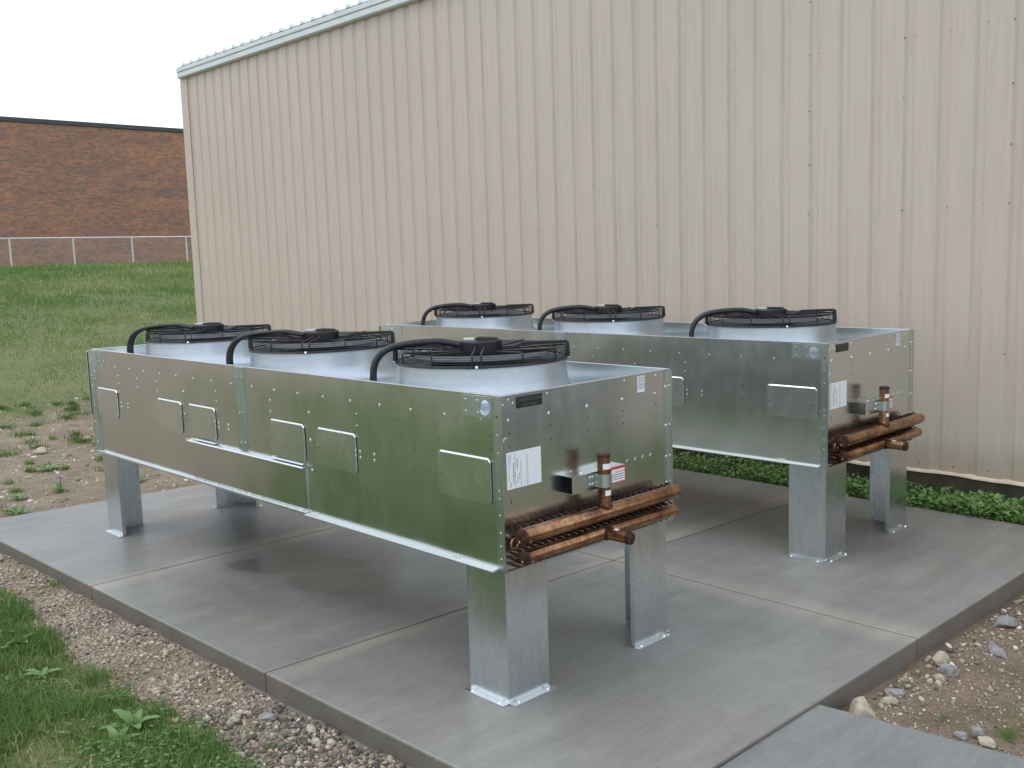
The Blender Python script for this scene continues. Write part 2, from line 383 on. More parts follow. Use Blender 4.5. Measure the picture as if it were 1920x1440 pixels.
def raw_mesh(name, V, Fc, m, tint=None, per=None, parent=None, kind=None, smooth=False, label=None):
    """V (n,3), Fc (k,3|4) int arrays; tint is per face"""
    me = bpy.data.meshes.new(name); nv, nf, ns = len(V), len(Fc), Fc.shape[1]
    me.vertices.add(nv); me.vertices.foreach_set('co', np.asarray(V, np.float32).ravel())
    me.loops.add(nf * ns); me.loops.foreach_set('vertex_index', np.asarray(Fc, np.int32).ravel())
    me.polygons.add(nf); me.polygons.foreach_set('loop_start', np.arange(0, nf * ns, ns, dtype=np.int32))
    me.update(calc_edges=True)
    if tint is not None:
        a = me.attributes.new('tint', 'FLOAT', 'FACE'); a.data.foreach_set('value', np.asarray(tint, np.float32))
    if smooth: me.shade_smooth()
    me.materials.append(m)
    return put(name, me, parent, None, kind, label)

# ------------------------------------------------------------------ terrain
def sstep(a, b, v): 
    q = np.clip((v - a) / (b - a), 0, 1); return q * q * (3 - 2 * q)
def height(x, y):
    x = np.asarray(x, float); y = np.asarray(y, float)
    h = -.11 + 0 * x
    dx = np.clip(-x - 9.5, 0, None)
    h = h + 2.22 * sstep(0, 25, dx) * .55 + 2.22 * np.clip(dx / 24.5, 0, 1) * .45
    h = h + .012 * np.sin(x * 1.7 + y * .9) * np.cos(y * 2.3 - x) + .03 * np.sin(x * .31 + 1) * np.sin(y * .4) * sstep(6, 14, np.abs(x) + np.abs(y))
    # right-hand excavated dirt sits lower beside the pad
    h = h - .02 * sstep(.9, 1.3, x) * sstep(.8, 1.5, y)
    q_ = sstep(-1.25, -.95, y) * sstep(-.35, -.55, y) * sstep(-7, -5.5, x) * sstep(1.2, .6, x)
    h = h + q_ * (.012 + .014 * np.sin(x * 5.3 + 1) * np.sin(y * 9 + x * 2.1) + .008 * np.sin(x * 13.7 + y * 4))
    # lawn swells a little above the gravel
    h = h + .035 * sstep(-1.0, -1.5, y)
    return h
def vnoise(x, y, s, seed=0):
    return np.array([noise.noise(Vector((a * s + seed, b_ * s, seed * 1.7))) for a, b_ in zip(np.ravel(x), np.ravel(y))]).reshape(np.shape(x))
def turf_mask(x, y):
    x = np.asarray(x, float); y = np.asarray(y, float)
    edge = -1.02 - .10 * sstep(-1.0, .5, x) * 1 - .12 * np.sin(x * 2.1) * .4 - 1.6 * sstep(-4.2, -6.5, x)
    front = sstep(edge + .06, edge - .10, y)                              # lawn in front of the pad
    dirtL = sstep(-6.0, -6.4, x) * 0
    hill = sstep(-9.0, -14.5, x + .25 * (y - 2))                           # the slope behind
    back = sstep(4.42, 4.5, y) * sstep(5.3, 5.2, y)                        # strip by the wall
    rightfar = sstep(2.4, 3.2, x) * sstep(1.6, 2.4, y)
    left_front = sstep(-2.8, -4.6, y) * sstep(-13.5, -9.0, x)
    m_ = np.maximum.reduce([front * sstep(-8.5, -6.0, x), hill * sstep(-3.5, .5, y), back * sstep(-9, -5, x) , rightfar, left_front])
    return m_
gx = np.unique(np.concatenate([np.linspace(-400, -60, 18), np.linspace(-60, -14, 60), np.linspace(-14, 4, 150), np.linspace(4, 30, 40), np.linspace(30, 400, 18)]))
gy = np.unique(np.concatenate([np.linspace(-400, -25, 18), np.linspace(-25, -4, 42), np.linspace(-4, 5.4, 100), np.linspace(5.4, 40, 60), np.linspace(40, 400, 18)]))
X, Y = np.meshgrid(gx, gy, indexing='ij'); Z = height(X, Y)
nx, ny = X.shape
idx = np.arange(nx * ny).reshape(nx, ny)
Q = np.stack([idx[:-1, :-1], idx[1:, :-1], idx[1:, 1:], idx[:-1, 1:]], -1).reshape(-1, 4)
# cut the sheet where the pad and walk stand so that nothing lies inside them is not needed: the pad sits above it
Vg = np.stack([X, Y, Z], -1).reshape(-1, 3)
g = raw_mesh('ground', Vg, Q, M_GROUND, smooth=True); g['kind'] = 'structure'
a = g.data.attributes.new('turf', 'FLOAT', 'POINT'); a.data.foreach_set('value', turf_mask(X, Y).astype(np.float32).ravel())

# ------------------------------------------------------------------ concrete pad
pad = thing('concrete_pad', None, None, (0, 0, 0), kind='structure')
def yfront(x): return -.70 + (x + 5.68) * (.20 / 6.65)
def xl(y): return -5.69 + (y + .70) * .105
ym, yb_ = 1.96, 4.48
XJ = [lambda y: xl(y), lambda y: -3.25 + (y + .57) * .015, lambda y: -1.18 + (y + .62) * .045, lambda y: .965 + (y + .5) * .008]
g_ = .0035
for i in range(3):
    for j in range(2):
        ya = (lambda x: yfront(x)) if j == 0 else (lambda x: ym + g_)
        yc = (ym - g_) if j == 0 else yb_
        xa, xb = XJ[i], XJ[i + 1]
        y0 = -.6 if j == 0 else ym
        la = g_ if i else 0; lb = g_ if i < 2 else 0
        p00 = xa(y0) + la; p10 = xb(y0) - lb
        poly = [(p00, ya(p00)), (p10, ya(p10)), (xb(yc) - lb, yc), (xa(yc) + la, yc)]
        mb = MB().prism(poly, -.13, 0)
        mb.build('slab_section', M_SLAB, pad, bevel=.009)
MB().prism([(-5.6, -.62), (.93, -.44), (.98, 4.44), (-5.1, 4.44)], -.125, -.012).build('joint_filler', M_JOINT, pad)
MB().prism([(-5.72, yfront(-5.72) - .022), (.9, yfront(.9) - .022), (.9, .2), (-5.55, .0)], -.22, -.108).build('footing_edge', M_FOOT, pad, bevel=.01)
sw = MB().prism([(.972, -3.2), (4.4, -2.9), (4.4, 1.42), (1.81, 1.09), (.972, .978)], -.16, -.018).build('pavement', M_WALK, None, bevel=.006); sw['kind'] = 'structure'

xs2 = np.linspace(4.7, 30, 26); ys2 = np.linspace(2.2, 45, 30); XX, YY = np.meshgrid(xs2, ys2, indexing='ij')  # unseen dark ground sheet, added to darken reflections in the cooler end faces
ii = np.arange(26 * 30).reshape(26, 30)
lt = raw_mesh('added_dark_ground', np.stack([XX, YY, height(XX, YY) + .02], -1).reshape(-1, 3), np.stack([ii[:-1, :-1], ii[1:, :-1], ii[1:, 1:], ii[:-1, 1:]], -1).reshape(-1, 4), M_ADDGROUND); lt['kind'] = 'structure'
# ------------------------------------------------------------------ beige metal building
YW = 5.0; XC = -12.81; RS = .2755; ZB, ZT = .185, 5.11
bld = thing('metal_building', 'tall beige ribbed metal-clad building with pale eave trim behind the two coolers', 'building', (XC, YW, 0))
def LB(x, y, z): return (x - XC, y - YW, z)
prof = []
for k in range(3):                                       # panel local x 0..3*RS: a groove centred .045 from the lap, repeated
    c0 = .056 + k * RS
    prof += [(c0 - .052, 0), (c0 - .028, .019), (c0 + .016, .019), (c0 + .048, 0)]
prof = [(0.0, 0)] + prof + [(3 * RS, 0)]
np_ = len(prof); pv = []
for (a_, d) in prof: pv += [(a_, d, ZB), (a_, d, ZT)]
pf = [(2 * i, 2 * i + 2, 2 * i + 3, 2 * i + 1) for i in range(np_ - 1)]

wm = bpy.data.meshes.new('wall_panel'); wm.from_pydata(pv, [], pf); wm.update(); wm.materials.append(M_WALL)
CK = -1.345; x_first = CK - .056 - 14 * 3 * RS
npan = 0; xx = x_first
while xx < 3.0:
    o = put('wall_panel', wm, bld); o.location = LB(xx, YW, 0); xx += 3 * RS; npan += 1
# narrow first piece up to the corner
MB().box(*sum([[p, q] for p, q in ((0.05, x_first - XC + .004), (.001, .004), (ZB, ZT))], [])).build('wall_filler', M_WALL, bld)
MB().extrude([(0, 0), (.10, -.012), (.10, -.006), (.006, 0), (.006, .10), (0, .10)], lambda a_, c_: (a_, c_, ZB), lambda a_, c_: (a_, c_, ZT)).build('corner_trim', M_WALL, bld)
MB().add([(.002, .10, ZB), (.002, 22, ZB), (.002, 22, 6.7), (.002, .10, 5.12), (.02, .10, ZB), (.02, 22, ZB), (.02, 22, 6.7), (.02, .10, 5.12)], [(0, 1, 2, 3), (7, 6, 5, 4), (0, 4, 5, 1), (1, 5, 6, 2), (2, 6, 7, 3), (3, 7, 4, 0)]).build('end_wall', M_WALL, bld)
MB().add([(xx - XC - .004, .0, ZB), (xx - XC - .004, 22, ZB), (xx - XC - .004, 22, 6.7), (xx - XC - .004, .0, 5.12), (xx - XC, .0, ZB), (xx - XC, 22, ZB), (xx - XC, 22, 6.7), (xx - XC, .0, 5.12)], [(0, 1, 2, 3), (7, 6, 5, 4), (0, 4, 5, 1), (1, 5, 6, 2), (2, 6, 7, 3), (3, 7, 4, 0)]).build('end_wall', M_WALL, bld)
# eave trim in two facets, and roof with ribs
L_ = xx - XC + .03
tr = [(-.055, 5.10), (-.075, 5.115), (-.075, 5.183), (-.060, 5.190), (-.085, 5.200), (-.085, 5.262), (.02, 5.268), (.02, 5.10)]
MB().extrude(tr, lambda a_, c_: (-.10, a_, c_), lambda a_, c_: (L_, a_, c_)).build('eave_trim', M_TRIM, bld, bevel=.004)
MB().add([(-.09, -.08, 5.27), (L_, -.08, 5.27), (L_, 22, 6.9), (-.09, 22, 6.9)], [(0, 1, 2, 3)]).build('roof', M_ROOF, bld)
ribs = MB()
q = x_first + .056 - XC - RS
while q < -.02: q += RS
while q < L_ - .1:
    sl = 1.63 / 22.08
    a0, a1 = -.088, 14
    zz0, zz1 = 5.27, 5.27 + (a1 + .08) * sl
    sec = [(-.055, 0), (-.022, .045), (.022, .045), (.055, 0)]
    ribs.add([(q + dx, a0, zz0 + dz) for dx, dz in sec] + [(q + dx, a1, zz1 + dz) for dx, dz in sec], [(0, 1, 2, 3), (0, 4, 5, 1), (1, 5, 6, 2), (2, 6, 7, 3)])
    q += RS
ribs.build('roof_ribs', M_ROOF, bld, kind='stuff')
# base trim, slightly wavy
bt = MB(); k0 = 0; xs_ = np.arange(0, L_, .137)
for i in range(len(xs_) - 1):
    w0 = .006 * math.sin(xs_[i] * 5.1) + .004 * math.sin(xs_[i] * 13); w1 = .006 * math.sin(xs_[i + 1] * 5.1) + .004 * math.sin(xs_[i + 1] * 13)
    bt.add([(xs_[i], -.034 - w0 * .4, .166 + w0), (xs_[i], -.030 - w0 * .4, .180 + w0), (xs_[i], .03, .192), (xs_[i + 1], -.034 - w1 * .4, .166 + w1), (xs_[i + 1], -.030 - w1 * .4, .180 + w1), (xs_[i + 1], .03, .192), (xs_[i], .03, .160), (xs_[i + 1], .03, .160)],
           [(0, 3, 4, 1), (1, 4, 5, 2), (0, 6, 7, 3)])
bt.build('base_trim', M_BASETRIM, bld)
MB().box(0.01, L_ - .04, .04, .4, -.6, .168).build('foundation', M_FOUND, bld)
MB().box(0.03, L_ - .06, .5, 22, -.3, 5.0).build('wall_core', M_WALL, bld)
# screws
def dome(mb, c, nrm, r, h=None, n=7):
    h = h or r * .6
    nrm = Vector(nrm); u = nrm.orthogonal().normalized(); v = nrm.cross(u); c = Vector(c)
    vs = [c + (u * math.cos(2 * PI * k / n) + v * math.sin(2 * PI * k / n)) * r for k in range(n)]
    vs += [c + nrm * h * .8 + (u * math.cos(2 * PI * k / n) + v * math.sin(2 * PI * k / n)) * r * .7 for k in range(n)]
    mb.add(vs, [(k, (k + 1) % n, n + (k + 1) % n, n + k) for k in range(n)] + [tuple(range(n, 2 * n))])
sc_d, sc_p = MB(), MB()
kk = 0; xx = x_first
while xx < 3.0:
    for z_ in (.234, .70, 1.15, 1.60, 2.285, 2.715, 3.165, 3.615, 4.06, 4.52, 4.98):
        if random.random() < .93: dome(sc_d if random.random() < (.6 if xx > -2 else .25) else sc_p, (xx + .008 - XC, -.001, z_ + random.uniform(-.01, .01)), (0, -1, 0), .0072 if xx > -3 else .006)
    for k in range(3):
        for z_ in (.234, 2.293, 3.62, 4.98):
            dome(sc_p if random.random() < .8 else sc_d, (xx + k * RS + .095 - XC, -.001, z_ + random.uniform(-.008, .008)), (0, -1, 0), .0052)
            if z_ < 1: dome(sc_d, (xx + k * RS + .19 - XC, -.001, z_ + random.uniform(-.008, .008)), (0, -1, 0), .007)
    xx += 3 * RS
sc_d.build('rusty_screws', M_RIVET, bld, kind='stuff'); sc_p.build('painted_screws', M_RIVETP, bld, kind='stuff')

# ------------------------------------------------------------------ brick building and fence on the hill
bb = thing('brick_building', 'long red brick building with dark coping beyond the grassy slope', 'building', (-44, 12, 1.5))
MB().box(-8, 0, -24, 26, -1.0, 7.02).build('brick_wall', M_BRICK, bb)
MB().box(-8.1, .07, -24.1, 26.1, 7.02, 7.22).build('coping', M_COPING, bb, bevel=.02)
fz = lambda y: float(height(-36.0, y)) - .05
fx = -36.0
fe = thing('chain_link_fence', 'low galvanized chain link fence along the top of the grassy slope', 'fence', (fx, 12, 2.1))
ys = [9.27 + .0 + 2.27 * k for k in range(-6, 9)]
def LF(x, y, z): return (x - fx, y - 12, z - 2.1)
for y_ in ys:
    MB().tube([LF(fx, y_, 1.9), LF(fx, y_, 3.27)], .034, 8).build('post', M_FENCE, fe, smooth=.7)
MB().tube([LF(fx, ys[0], 3.24), LF(fx, ys[-1], 3.24)], .026, 8).build('top_rail', M_FENCE, fe, smooth=.7)
wr = MB(); y_ = ys[0]
while y_ < ys[-1]:
    for sgn in (1, -1):
        a_ = LF(fx + .04, y_, 2.08); b2 = LF(fx + .04, y_ + sgn * 1.14, 3.22)
        wr.tube([a_, b2], .0018, 3, cap=False)
    y_ += .085
wr.build('wire_mesh', M_FENCE, fe, kind='stuff')

# ------------------------------------------------------------------ dry coolers
W, L, ZB0, Z1 = 1.2, 4.56, .631, 1.411
WP = 1.143
def make_cooler(rx, ry, rz, label, v2=False):
    root = thing('dry_cooler', label, 'dry cooler', (rx, ry, 0), rz, 'galvanized dry coolers on the concrete pad')
    B = lambda *a: MB().box(*a)
    T = .004
    XM = -2.281
    fxz = lambda a_, b_, d: (a_, d, b_)
    hr = (-.098, 1.356); hl = (-L + .098, 1.356); rr = .034
    # long front panels (y=0 outside) with round lifting holes
    MB().holed(XM + .001, 0, ZB0, Z1, hr, rr, 0, T, fxz).build('side_panel', M_PANEL, root)
    MB().holed(-L, XM - .001, ZB0, Z1, hl, rr, 0, T, fxz).build('side_panel', M_PANEL, root)
    B(XM + .001, 0, W - T, W, ZB0, Z1).build('side_panel', M_PANEL, root)
    B(-L, XM - .001, W - T, W, ZB0, Z1).build('side_panel', M_PANEL, root)
    B(-T, 0, T + .0005, WP, ZB0 + .001, Z1 - .001).build('end_panel', M_PANEL, root)
    B(-L, -L + T, T + .0005, W - T - .0005, ZB0 + .001, Z1 - .001).build('end_panel', M_PANEL, root)
    # rolled top edges
    for q_ in ((-L, 0, -.002, .016), (-L, 0, W - .014, W + .002), (-.016, .002, .0165, W - .0145), (-L - .002, -L + .016, .0165, W - .0145)):
        B(*q_, Z1, Z1 + .004).build('top_edge', M_BRIGHT, root, bevel=.0015)
    # bottom flange
    fo = .040
    b1 = MB(); b1.extrude([(-fo, ZB0 - .008), (-fo, ZB0 - .003), (-.0, ZB0 + .004), (.02, ZB0 + .004), (.02, ZB0 - .008)], lambda a_, c_: (-1.590, a_, c_), lambda a_, c_: (-.045, a_, c_)); b1.build('bottom_flange', M_BRIGHT, root)
    b1 = MB(); b1.extrude([(-fo * .62, ZB0 - .008), (-fo * .62, ZB0 + .004), (-.0, ZB0 + .007), (.02, ZB0 + .007), (.02, ZB0 - .008)], lambda a_, c_: (-L, a_, c_), lambda a_, c_: (-1.594, a_, c_)); b1.build('bottom_flange', M_BRIGHT, root)
    B(-.03, .012, .0, W, ZB0 - .010, ZB0 - .001).build('bottom_flange', M_STRIP, root)
    B(-L, 0, W - .02, W + .012, ZB0 - .0105, ZB0 - .0015).build('bottom_flange', M_STRIP, root)
    # corner angles and joint strips
    B(-.046, .0025, -.0025, -.0002, ZB0 - .004, Z1 - .003).build('corner_angle', M_STRIP, root)
    B(-.002, .0022, -.0002, .004, ZB0 - .004, Z1 - .003).build('corner_angle', M_STRIP, root)
    B(-.03, .0015, WP + .0005, W + .012, ZB0, Z1 - .002).build('corner_angle', M_STRIP, root)
    MB().box(.0015, .0035, WP + .028, WP + .032, ZB0, Z1 - .004).build('fold_line', M_BRIGHT, root)
    MB().prism([(-L - .012, -.0002), (-L - .012, -.0225), (-L + .029, -.0150), (-L + .085, -.0030), (-L + .085, -.0002)], ZB0, Z1 - .003).build('corner_angle', M_STRIP, root)
    MB().box(-L + .028, -L + .031, -.0170, -.0140, ZB0, Z1 - .01).build('fold_line', M_BRIGHT, root)
    MB().prism([(-2.327, -.0002), (-2.327, -.0115), (XM - .002, -.0030), (XM - .0018, -.0120), (-2.236, -.0025), (-2.236, -.0002)], .905, Z1 - .003).build('joint_strip', M_STRIP, root)
    MB().box(XM - .0019, XM + .0008, -.0134, -.0118, .905, Z1 - .006).build('fold_line', M_BRIGHT, root)
    # lower cover panel with drip tray above it
    MB().extrude([(-.0002, ZB0 + .008), (-.0035, ZB0 + .008), (-.0125, .884), (-.0002, .884)], lambda a_, c_: (-2.975, a_, c_), lambda a_, c_: (-1.596, a_, c_)).build('cover_panel', M_PANEL, root)
    ty = MB(); ty.extrude([(-.034, .888), (-.030, .886), (-.0, .893), (-.0, .902), (-.030, .895)], lambda a_, c_: (-2.980, a_, c_), lambda a_, c_: (-1.590, a_, c_))
    ty.build('drip_tray', M_BRIGHT, root)
    for xa_, xb_ in ((-2.89, -2.62), (-1.94, -1.60)):
        MB().extrude([(-.022, .903), (-.002, .906), (-.002, .915), (-.020, .909)], lambda a_, c_: (xa_, a_, c_), lambda a_, c_: (xb_, a_, c_)).build('tray_lip', M_BRIGHT, root)
    # access plates
    pxs = [-4.49, -3.45, -2.985, -1.955, -1.463, -.432]
    for i, x0 in enumerate(pxs):
        x1 = x0 + .362; z0, z1 = .921, 1.131; ch = .016; y_ = -.0035; d = .007
        pl = MB()
        base = [(x0, z0 + ch), (x0 + ch, z0), (x1 - ch, z0), (x1, z0 + ch), (x1, z1 - ch), (x1 - ch, z1), (x0 + ch, z1), (x0, z1 - ch)]
        ins = .0012
        top = [(x0 + ins, z0 + ch), (x0 + ch, z0 + ins), (x1 - ch, z0 + ins), (x1 - ins, z0 + ch), (x1 - ins, z1 - ch - .004), (x1 - ch, z1 - .0075), (x0 + ch, z1 - .0075), (x0 + ins, z1 - ch - .004)]
        vs = [(a_, y_, b_) for a_, b_ in base] + [(a_, y_ - d, b_) for a_, b_ in top]
        pl.add(vs, [tuple(range(8)), tuple(range(8, 16))] + [(k, (k + 1) % 8, 8 + (k + 1) % 8, 8 + k) for k in range(8)])
        po = pl.build('access_plate', M_PLATE, root)
        for xs__, dz_ in ((x0 + .018, .005), (x1 - .022, .008)):
            s_ = MB(); dome(s_, (xs__, y_ - d, (z0 + z1) / 2 - dz_), (0, -1, 0), .0062); s_.build('screw', M_RIVET, po)
    # lifting plates with holes
    for (hx, hz), (a0, a1) in ((hr, (-.252, -.0465)), (hl, (-L + .086, -L + .252))):
        cx = hx if a0 < hx < a1 else None
        mb = MB()
        if cx: mb.holed(a0, a1, 1.309, Z1 - .006, (hx, hz), rr + .001, -.0045, -.0003, fxz)
        else: mb.box(a0, a1, -.0045, -.0003, 1.309, Z1 - .006)
        mb.build('lifting_plate', M_STRIP, root)
    # dark interior, coil and deck
    B(-L + .02, -.02, .02, W - .02, .665, .93).build('coil', M_FIN, root)
    fans_x = [-.77, -2.29, -3.81]; FY = .590
    dk = MB()
    for i, fxx in enumerate(fans_x):
        xa = -.005 if i == 0 else (fans_x[i - 1] + fxx) / 2; xb = -L + .005 if i == 2 else (fans_x[i + 1] + fxx) / 2
        dk.holed(xb, xa, .0045, W - .0045, (fxx, FY), .50, 1.296, 1.2995, lambda a_, b_, d: (a_, b_, d), n=48)
    dk.build('fan_deck', M_COLLAR, root)
    # stiffener visible inside the rim
    B(-.032, -.0045, .02, W - .02, Z1 - .05, Z1 - .003).build('inner_flange', M_BRIGHT, root)
    # screws and pilot holes
    s_ = MB(); h_ = MB(); Y0 = (0, -1, 0)
    for x_ in (-.132, -.383, -.636, -.887, -1.141, -1.396, -1.649, -1.897, -2.150, -2.402, -2.654, -2.902, -3.147, -3.391, -3.65, -3.892, -4.137, -4.378):
        dome(s_, (x_, -.0005, 1.300), Y0, .0075)
    for x_, z_ in ((-4.097, 1.24), (-3.773, 1.24), (-3.452, 1.24), (-4.097, 1.179), (-3.77, 1.179), (-3.45, 1.179), (-2.606, 1.239), (-2.605, 1.176), (-1.951, 1.236), (-1.952, 1.173), (-1.091, 1.235), (-1.092, 1.174)):
        dome(s_, (x_, -.0005, z_), Y0, .0065)
    for x_, z_ in ((-3.053, 1.202), (-1.544, 1.201), (-3.058, 1.053), (-1.543, 1.049), (-3.055, .884), (-1.543, .881)):
        dome(s_, (x_, -.0005, z_), Y0, .0085); dome(h_, (x_ + .035, -.0005, z_ - .006), Y0, .004, .0012)
    for x_ in (-1.075, -.952, -2.593, -2.470, -4.079, -3.961):
        for z_ in (1.041, 1.011): dome(s_, (x_, -.0005, z_), Y0, .0075)
    for x_, z_ in ((-.226, 1.384), (-.226, 1.331), (-.145, 1.330), (-.148, 1.384), (-L + .15, 1.384), (-L + .15, 1.331), (-L + .225, 1.331)):
        dome(s_, (x_, -.0045, z_), Y0, .006)
    for z_ in (1.33, 1.215, 1.135, .985, .86, .70): 
        dome(s_, (-L + .012, -.0175, z_), Y0, .007)
    for z_ in (1.245, 1.19): dome(s_, (-L + .05, -.0098, z_), Y0, .006)
    for z_ in (1.35, 1.13, .95): dome(s_, (-2.304, -.007, z_), Y0, .006); dome(s_, (-2.258, -.007, z_ + .004), Y0, .006)
    for x_ in (-2.97, -2.84, -2.66, -2.41, -2.32, -2.25, -2.24, -2.12, -1.84, -1.66, -1.52, -.34, -.31, -4.38, -4.30):
        dome(s_, (x_, -.012, ZB0 + .004), (0, -.3, .95), .0075, .009)
    for x_ in (-2.90, -2.70, -2.33, -2.16, -2.06, -1.88, -1.68): dome(h_, (x_, -.0123, .874), Y0, .004, .001)
    for z_ in (1.32, 1.24, 1.16, .99, .955, .88, .80, .74, .68): dome(s_ if z_ not in (1.32,) else h_, (-.024, -.0025, z_), Y0, .005)
    for x_, z_ in ((-.763, 1.236), (-.763, 1.174), (-.434, 1.236), (-.435, 1.174), (-.903, 1.107), (-.621, 1.107), (-.07, 1.235), (-.071, 1.171), (-.908, 1.01), (-.623, 1.012), (-2.30, 1.10), (-3.62, 1.10), (-3.9, 1.09), (-1.75, .99), (-1.78, 1.08), (-.52, 1.01), (-3.3, 1.09)):
        dome(h_, (x_, -.0004, z_), Y0, .004, .001)
    X0 = (1, 0, 0)
    for y_, z_, r_ in ((.049, 1.393, .006), (.075, 1.375, .006), (.015, 1.373, .006), (.045, 1.302, .008), (.300, 1.301, .009), (.558, 1.301, .0085), (.816, 1.302, .0085), (1.074, 1.301, .0075), (.835, 1.392, .006), (1.081, 1.392, .006), (.292, 1.393, .006)):
        dome(s_, (.0003, y_, z_), X0, r_)
    for z_ in (1.326, 1.124, .961, .824): dome(s_, (.0018, 1.158, z_), X0, .008); dome(s_, (.0018, 1.188, z_ + .002), X0, .006)
    for y_ in (.049, .307, .562, .820, 1.079):
        dome(h_, (.0003, y_, 1.243), X0, .004, .001); dome(h_, (.0003, y_, 1.182), X0, .004, .001)
    dome(h_, (.0003, .049, .944), X0, .004, .001); dome(h_, (.0003, .048, .930), X0, .004, .001)
    s_.build('screws', M_SCREW, root, kind='stuff'); h_.build('pilot_holes', M_DARKHOLE, root, kind='stuff')
    for (y_, z_, r_) in ((.027, 1.210, .016), (.849, .985, .009), (.912, .985, .009), (.972, .986, .009), (1.034, .986, .009)):
        MB().tube([(.0015, y_ - r_ * math.cos(a_), z_ + r_ * math.sin(a_)) for a_ in np.linspace(-.3, 1.9, 8)], .0018, 4).build('knockout', M_BRIGHT, root)
    # scuffs: thin pale smears of the protective film near the bottom
    # plates with writing
    fyz = Matrix(((0, 0, 1, 0), (1, 0, 0, 0), (0, 1, 0, 0), (0, 0, 0, 1)))      # text x->y, y->z, z->x
    pl = B(.0004, .0022, .095, .256, 1.348, 1.3985).build('name_plate', M_NAMEPL, root)
    text('THERMOSPAN', .0255, M_NAMETX, 'lettering', pl, Matrix.Translation((.0024, .1755, 1.3745)) @ fyz, 'CENTER')
    text('Coil Design', .0200, M_NAMETX, 'lettering', pl, Matrix.Translation((.0024, .1755, 1.3545)) @ fyz, 'CENTER')
    pl = B(.0004, .0016, .0245, .2385, .993, 1.1585).build('data_label', M_PAPER, root)
    ink = MB(); r2 = random.Random(5)
    for col, (yy, wd, z0, z1) in enumerate(((.036, .003, 1.03, 1.145), (.046, .003, 1.10, 1.15), (.045, .006, 1.003, 1.026), (.063, .0065, 1.016, 1.11), (.0745, .0035, 1.0, 1.155), (.086, .006, 1.08, 1.125), (.089, .003, 1.015, 1.05), (.099, .0035, 1.03, 1.06), (.109, .003, 1.0, 1.11), (.146, .002, 1.0, 1.14), (.152, .002, 1.0, 1.13))):
        zq = z0
        while zq < z1:
            ln = r2.uniform(.002, .009) if wd < .006 else r2.uniform(.002, .003)
            ink.box(.0017, .0019, yy, yy + wd * r2.uniform(.6, 1), zq, min(z1, zq + ln)); zq += ln + r2.uniform(.0012, .004) * (1 if wd < .006 else .5)
    ink.build('print', M_INK, pl, kind='stuff')
    pl = B(.0004, .0016, .933, .9885, 1.3205, 1.402).build('serial_label', M_PAPER, root)
    ink = MB()
    for z_ in (1.392, 1.383, 1.375, 1.364, 1.356, 1.347, 1.337):
        ya = .939
        while ya < .98:
            ln = r2.uniform(.003, .010); ink.box(.0017, .0019, ya, min(.983, ya + ln), z_, z_ + .0035); ya += ln + .002
    ink.build('print', M_INK, pl, kind='stuff')
    # bracket tube along the end panel
    br_ = MB(); t_ = .0025; y0, y1, x0, x1, z0, z1 = .372, .748, .001, .068, .915, .998
    br_.extrude([(x0, z1), (x1, z1), (x1, z0), (x0, z0), (x0, z0 + t_), (x1 - t_, z0 + t_), (x1 - t_, z1 - t_), (x0, z1 - t_)], lambda a_, c_: (a_, y0, c_), lambda a_, c_: (a_, y1, c_))
    bk = br_.build('pipe_bracket', M_PLATE, root)
    for y_ in (.47, .64): c_ = MB(); dome(c_, (.03, y_, z1), (0, 0, 1), .008); c_.build('bolt', M_SCREW, bk)
    PXc, PY, SR = .103, .552, .031
    cs = MB().box(x1 + .0004, x1 + .0012, .640 if not v2 else .655, .747, .917, .997).build('caution_sign', M_RED, root)
    MB().box(x1 + .0014, x1 + .0018, .646, .741, .923, .984).build('sign_face', M_PAPER, cs)
    text('CAUTION', .0150, M_RED, 'lettering', cs, Matrix.Translation((x1 + .002, .7395, .966)) @ fyz, 'RIGHT')
    ink = MB()
    for k, z_ in enumerate((.956, .945, .934)):
        ya = .65
        while ya < .733:
            ln = r2.uniform(.006, .016); ink.box(x1 + .0019, x1 + .0021, ya, min(.736, ya + ln), z_, z_ + .004); ya += ln + .003
    ink.build('print', M_INK, cs, kind='stuff')
    # clamp around the stub pipe
    ck = MB(); ck.lathe([(SR + .0055, .93), (SR + .0055, .992), (SR + .001, .992), (SR + .001, .93), (SR + .0055, .93)], (PXc, PY, 0), 28)
    ck.box(x1 + .001, x1 + .006, PY - SR - .048, PY - SR + .006, .93, .992); ck.box(x1 + .001, x1 + .006, PY + SR - .006, PY + SR + .03, .93, .992)
    ck.box(x1 + .004, PXc, PY - SR - .006, PY - SR + .0, .93, .992)
    cl_ = ck.build('pipe_clamp', M_STRIP, root, smooth=.5)
    for yy in (-.036, -.018):
        for zz in (.945, .978): c_ = MB(); dome(c_, (x1 + .006, PY - SR + yy, zz), X0, .0065); c_.build('bolt', M_SCREW, cl_)
    # header pipes
    def header(z_, r_, y0, y1, nm):
        n = 24
        ps = [(PXc, y0 + .006, z_), (PXc, y0 + .028, z_), (PXc, y0 + .034, z_), (PXc, y1 - .034, z_), (PXc, y1 - .028, z_), (PXc, y1 - .006, z_)]
        h = MB().tube(ps, [r_ * .97, r_ * .97, r_, r_, r_ * .97, r_ * .97], n).build(nm, M_COPPER, root, smooth=.5)
        for (ya, yb2) in ((y0, y0 + .012), (y1 - .012, y1)):
            MB().tube([(PXc, ya, z_), (PXc, ya + (.002 if ya == y0 else 0), z_), (PXc, yb2, z_)], [r_ * (.86 if ya == y0 else 1.04), r_ * 1.04, r_ * (1.04 if ya == y0 else .9)], n).build('end_cap', M_COPPERD, h, smooth=.6)
